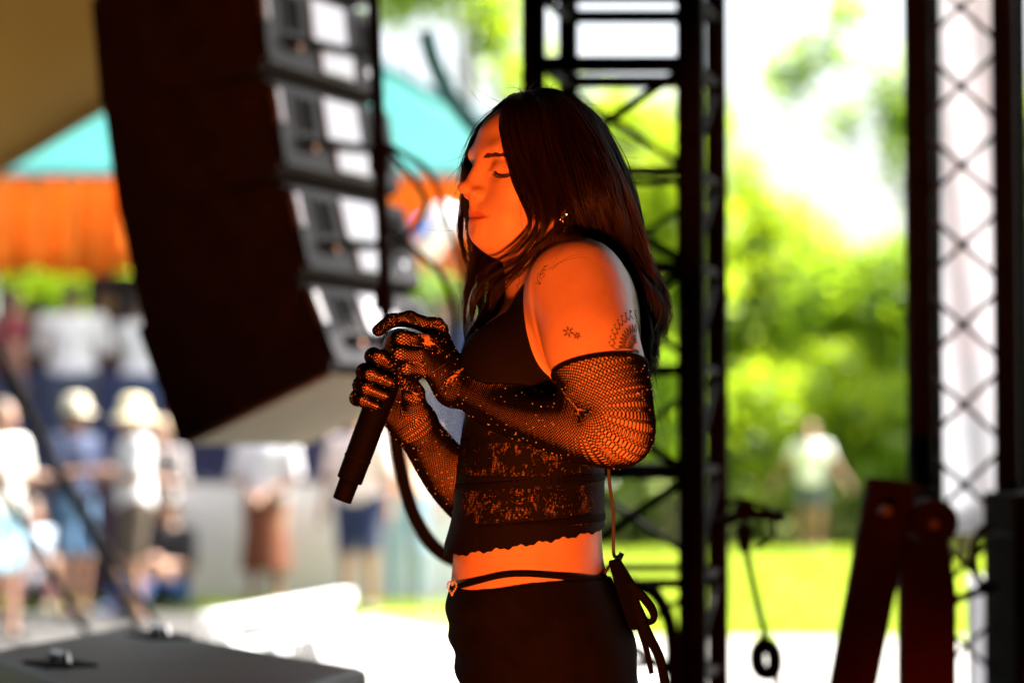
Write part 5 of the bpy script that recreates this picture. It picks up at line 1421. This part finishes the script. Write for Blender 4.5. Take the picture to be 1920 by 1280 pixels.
HG.ell(H(.105, 0, -.02), np.array([.070, .070, .105]) * HS, HB, .004, 's')
HG.ell(H(.050, 0, -.10), np.array([.070, .09, .085]) * HS, HB, .004, 's')
for gi in range(3, 9):
    g = MN[gi]
    for i in range(2, 28): HG.cap(g[i], g[i + 1], .0045 if i < 14 else .008, .0045 if i < 14 else .008, .012)
    if gi < 8:
        h_ = MN[gi + 1]
        for i in range(4, 26): HG.cap((g[i] + h_[i]) / 2, (g[i + 1] + h_[i + 1]) / 2, .0045 if i < 14 else .008, .0045 if i < 14 else .008, .012)
for g in MF[3:]:
    for i in range(2, 26): HG.cap(g[i], g[i + 1], .006, .006, .01)
g = (NG[8] + FG[4]) / 2
for i in range(2, 26): HG.cap(g[i], g[i + 1], .026, .026, .02)
Vh, Fh = surface_nets(HG.d, HG.lo, HG.h)
# soften the mass into uneven grooves
nobj('hair_mass', Vh, Fh, M_core, singer, True)
def strands(guides, n, per, offs, inner, npts=28, wave=.004, tipvar=.25, seed=1, gap=.002, amin=0., amax=None, taper=.65, lmul=1.0):
    """locks of hair: each lock follows the guides at its own place, its strands gather towards the tip"""
    r_ = np.random.default_rng(seed)
    Gd = np.array(guides); k = len(Gd); out = []
    t = np.linspace(0, 1, npts); T = t[:, None]
    nl = max(1, n // per); amax = k - 1 if amax is None else amax
    for c in range(nl):
        a0 = amin + (amax - amin) * (c + r_.uniform(0, 1)) / nl
        of = r_.normal(size=3) * offs; ph = r_.uniform(0, 6.28, 3); ln = r_.uniform(1 - tipvar, 1) * lmul; fr = r_.uniform(7, 11)
        for q in range(per):
            a = np.clip(a0 + r_.normal(0, .05), 0, k - 1 - 1e-6); i = int(a); f = a - i
            base = Gd[i] * (1 - f) + Gd[i + 1] * f
            L = ln * r_.uniform(.90, 1.0); s = t * L * 39; j = np.minimum(s.astype(int), 38); ff = (s - j)[:, None]
            p = base[j] * (1 - ff) + base[j + 1] * ff
            w = np.clip(T * 2.2, .15, 1)
            p = p + of * w + r_.normal(size=3) * inner * (1 - taper * T) * np.clip(w, .45, 1)
            p = p + wave * (T ** 1.4) * np.stack([np.sin(t * fr + ph[0]), np.sin(t * fr * .8 + ph[1]), .4 * np.cos(t * fr + ph[2])], 1)
            p = p + r_.normal(size=3) * .0015 * T ** 2
            out.append(p)
    S = np.array(out); m_ = S.shape[1] * 2 // 3
    Q = pushout(S[:, :m_].reshape(-1, 3), gap).reshape(len(S), m_, 3); bl = np.linspace(0, 1, m_ // 3)[None, :, None]
    S[:, :m_] = Q
    for _ in range(2): S[:, 1:-1] = .25 * S[:, :-2] + .5 * S[:, 1:-1] + .25 * S[:, 2:]
    return S
def gpath(g): return pushout(smooth_path(catmull(gw(g), 40)), .004)
CUR = [gpath(g) for g in ([(1150, 440, -.070), (1185, 500, -.050), (1225, 545, -.045), (1243, 585, -.045), (1222, 625, -.045), (1210, 665, -.045), (1228, 705, -.045), (1236, 745, -.045)],
                          [(1155, 450, -.060), (1195, 510, -.040), (1215, 555, -.040), (1205, 600, -.040), (1196, 640, -.040), (1212, 680, -.040), (1232, 715, -.040), (1225, 760, -.040)],
                          [(1165, 430, -.050), (1205, 490, -.030), (1240, 530, -.030), (1252, 570, -.030), (1236, 600, -.030), (1240, 640, -.030), (1248, 675, -.030), (1240, 720, -.030)],
                          [(1140, 420, -.075), (1172, 480, -.060), (1195, 530, -.060), (1204, 570, -.060), (1212, 612, -.055), (1205, 650, -.055), (1200, 690, -.050), (1213, 730, -.05)])]
def hair_obj(name, S, r, mat, parent):
    """S (n, k, 3) -> hair curves"""
    n, k, _ = S.shape
    hc_ = bpy.data.hair_curves.new(name); hc_.add_curves([k] * n)
    S = S - np.array(wloc(parent))
    hc_.attributes['position'].data.foreach_set('vector', S.astype(np.float32).ravel())
    ra = hc_.attributes.get('radius') or hc_.attributes.new('radius', 'FLOAT', 'POINT')
    tt = np.linspace(0, 1, k); rr = r * np.clip(1.15 - tt ** 3, .25, 1); ra.data.foreach_set('value', np.tile(rr, n).astype(np.float32))
    o = bpy.data.objects.new(name, hc_); col.objects.link(o); hc_.materials.append(mat); o.parent = parent; return o
try: scene.cycles_curves.shape = 'THICK'
except Exception: pass
S = np.concatenate([
    strands(NG[3:], 9200, 46, .0080, .0050, wave=.012, seed=11, gap=.005),
    strands(NG[3:8], 3400, 40, .006, .0060, wave=.003, seed=22, gap=.004, lmul=.62, taper=.2),
    strands(NG[3:8], 2600, 44, .008, .0036, wave=.014, seed=21, gap=.009, taper=.75),
    strands(NG[:4], 3600, 50, .0030, .0050, wave=.002, seed=12, gap=.004, lmul=.47, taper=.6, tipvar=.4),
    strands(FG[:2], 560, 70, .0035, .0020, wave=.010, seed=15, gap=.004, taper=.75),
    strands(FG[:2], 1500, 50, .0020, .0050, wave=.002, seed=18, gap=.004, lmul=.40, taper=.2, tipvar=.15),
    strands(FG[:3], 700, 70, .0070, .0022, wave=.016, seed=16, gap=.004, taper=.8, tipvar=.35),
    strands(CUR, 720, 36, .006, .0016, wave=.010, seed=31, gap=.003, taper=.6, tipvar=.35),
    strands(FG[2:], 2000, 44, .009, .005, wave=.006, seed=17, gap=.004)])
hair_obj('hair', S, .00042, M_hair, singer)
S = np.concatenate([
    strands(NG[:3], 240, 40, .0050, .0012, wave=.012, seed=13, gap=.007, tipvar=.3, taper=.55),
    strands(NG[:2], 60, 60, .0010, .0013, wave=.006, seed=14, gap=.006, amax=.3, tipvar=.1, taper=.6)])
hair_obj('hair_lock', S, .00032, M_hair, singer)
# loose flyaway hairs
fly = []
for q in range(260):
    src = (NG, FG)[int(rng.random() < .3)]; g = src[rng.integers(0, len(src))]; i = rng.integers(1, 34)
    p = g[i] + rng.normal(size=3) * .008; d_ = (g[min(i + 2, 39)] - g[i - 1]); d_ /= np.linalg.norm(d_)
    v = d_ * .035 + rng.normal(size=3) * .016; w = rng.normal(size=3) * .014
    tt = np.linspace(0, 1, 12)[:, None]; L = rng.uniform(.6, 2.0)
    fly.append(p + v * tt * L + w * tt ** 2 * L)
for q in range(46):
    p = F(rng.uniform(975, 1070), 180, rng.uniform(-.02, .03)); v = np.array([rng.normal(0, .012), rng.normal(0, .01), rng.uniform(.006, .020)]); w = np.array([rng.normal(0, .02), 0, -rng.uniform(.005, .018)])
    tt = np.linspace(0, 1, 12)[:, None]; fly.append(p + v * tt * 1.5 + w * tt ** 2)
for (pts) in ([(1195, 560, -.02), (1215, 562, -.02), (1240, 553, -.02), (1262, 546, -.02)], [(1190, 575, -.02), (1225, 566, -.02), (1252, 560, -.02)], [(1205, 620, 0), (1228, 590, 0), (1222, 566, 0), (1195, 575, 0)],
              [(925, 590, -.03), (900, 610, -.03), (878, 630, -.03)], [(930, 545, -.05), (895, 590, -.05), (888, 612, -.05)], [(1035, 505, -.2), (1060, 490, -.215), (1090, 482, -.22), (1115, 486, -.215)]):
    b_ = catmull(gw(pts), 12)
    for q in range(2): fly.append(b_ + rng.normal(size=3) * .0022 + rng.normal(size=(1, 3)) * np.linspace(0, .004, 12)[:, None])
hair_obj('flyaway_hair', np.array(fly), .00024, M_hair, singer)

# ------------------------------------------------------------------ microphone in her hands
mic = empty('microphone', F(640, 940, 0), 'black wireless microphone held upside-down slanted in both gloved hands', 'microphone')
mic['label'] = 'black wireless microphone slanting down to the left from both gloved hands'
M_mic = pm("black_mic_body", (.0018, .0015, .0015), .75, spec=.08, var=.2, scale=60, bump=.1, bscale=900)
a, b = F(641, 938, .0), F(753, 640, .0); ax_m = (b - a); Lm = np.linalg.norm(ax_m); ax_m /= Lm
def mt(name, prof, mat, n=24, bev=0):
    m = MB(); m.tube([a + ax_m * t for t, r in prof], [r for t, r in prof], n); return m.build(name, mat, mic, True)
mt('antenna_cap', [(0, .0135), (.001, .0145), (.030, .0150), (.031, .0146)], M_mic)
mt('handle', [(.0315, .0185), (.033, .0195), (.10, .0202), (.19, .0212), (.205, .0195)], M_mic)
mt('collar', [(.2055, .0215), (.215, .0225), (.222, .0215)], M_black)
mt('grille', [(.2225, .020), (.232, .0245), (.248, .0255), (.262, .0215), (.270, .012), (.273, .002)], pm("mic_grille_mesh", (.05, .05, .05), .35, metal=.8, bump=.8, bscale=900))
mt('ring_band', [(.0655, .0206), (.0685, .0206)], M_black)

# ------------------------------------------------------------------ body pack, its cord and the trouser ties
M_pack = pm('pack_shell', (.002, .0018, .0018), .95, spec=.05)
pk = empty('transmitter_pack', F(1178, 1120, -.02), 'small black transmitter pack clipped to the back of the singer\'s waistband', 'transmitter pack')
def slab(parent, name, pts, y0, y1, mat, bev=.003):
    fr = [F(x, y, y0) for x, y in pts]; bk = [F(x, y, y1) for x, y in pts]; n = len(pts)
    m = MB(); m.add(fr + bk, [tuple(range(n)), tuple(range(n, 2 * n))] + [(i, (i + 1) % n, n + (i + 1) % n, n + i) for i in range(n)]); return m.build(name, mat, parent, bevel=bev)
slab(pk, 'pack_body', [(1140, 1050), (1163, 1046), (1192, 1098), (1204, 1180), (1180, 1180), (1158, 1115)], -.05, .03, M_pack, .004)
slab(pk, 'belt_clip', [(1160, 1050), (1166, 1052), (1196, 1100), (1203, 1150), (1198, 1150), (1189, 1102)], -.035, .015, M_pack, .001)
m = MB(); m.tube([F(1160, 1050, -.01), F(1166, 1036, -.01)], .004, 8); m.build('plug', M_brass, pk)
M_cord = pm("beige_cord", (.055, .048, .040), .8, var=.1)
m = MB(); m.tube(catmull([F(1166, 1040, -.01), F(1152, 1042, -.012), F(1150, 1010, -.012), F(1150, 960, -.005), F(1144, 915, -.0), F(1141, 880, .0), F(1140, 840, .02)], 40), .0026, 8)
m.build('cord', M_cord, pk, True)
m = MB(); m.tube(catmull([F(1166, 1044, -.01), F(1150, 1052, -.03), F(1136, 1070, -.05), F(1128, 1086, -.055)], 16), .0022, 8); m.build('clip_cord', M_cord, pk, True)
def ribbon(pts, w, name, mat, parent, thick=.001):
    C = catmull([F(*p[:3]) for p in pts], 36); ws = np.interp(np.linspace(0, 1, 36), np.linspace(0, 1, len(pts)), [p[3] for p in pts])
    T = np.gradient(C, axis=0); T /= np.linalg.norm(T, axis=1)[:, None]
    sd_ = np.cross(T, np.array([0.25, -1, .1])); sd_ /= np.linalg.norm(sd_, axis=1)[:, None]
    rows = [[C[i] + sd_[i] * ws[i] * w * q for q in (-1, -.4, .4, 1)] for i in range(36)]
    for i in range(36): rows[i][1] = rows[i][1] + [0, -.0015, 0]
    m = MB(); vs = [p for r in rows for p in r]; m.add(vs, [(i * 4 + j, i * 4 + j + 1, i * 4 + 5 + j, i * 4 + 4 + j) for i in range(35) for j in range(3)])
    o = m.build(name, mat, parent, True); s_ = o.modifiers.new('thick', 'SOLIDIFY'); s_.thickness = thick; return o
ribbon([(1180, 1090, -.055, .8), (1200, 1112, -.055, 1.1), (1222, 1140, -.05, 1.1), (1226, 1160, -.045, .8), (1212, 1164, -.045, .8), (1200, 1140, -.05, .7), (1186, 1110, -.055, .6)], .006, 'tie_bow', M_satin, singer)
ribbon([(1186, 1100, -.05, .6), (1200, 1150, -.05, .9), (1216, 1190, -.048, 1.1), (1236, 1230, -.045, 1.0), (1246, 1275, -.04, 1.0), (1256, 1330, -.04, .9)], .007, 'tie_end', M_satin, singer)
ribbon([(1186, 1110, -.03, .6), (1198, 1170, -.03, .9), (1212, 1215, -.03, .9), (1222, 1262, -.028, .7)], .005, 'tie_end', M_satin, singer)
# cable hanging behind the singer, in front of the crowd
m = MB(); m.tube(catmull([P(738, 800, 4.6), P(752, 880, 4.6), P(772, 955, 4.6), P(806, 1015, 4.6), P(850, 1048, 4.6), P(920, 1060, 4.7), P(1000, 1040, 4.8)], 40), .014, 10)
tag(m.build('cable', M_cable, smooth=True), 'black cable hanging in a loop behind the singer\'s gloved forearm', 'cable')
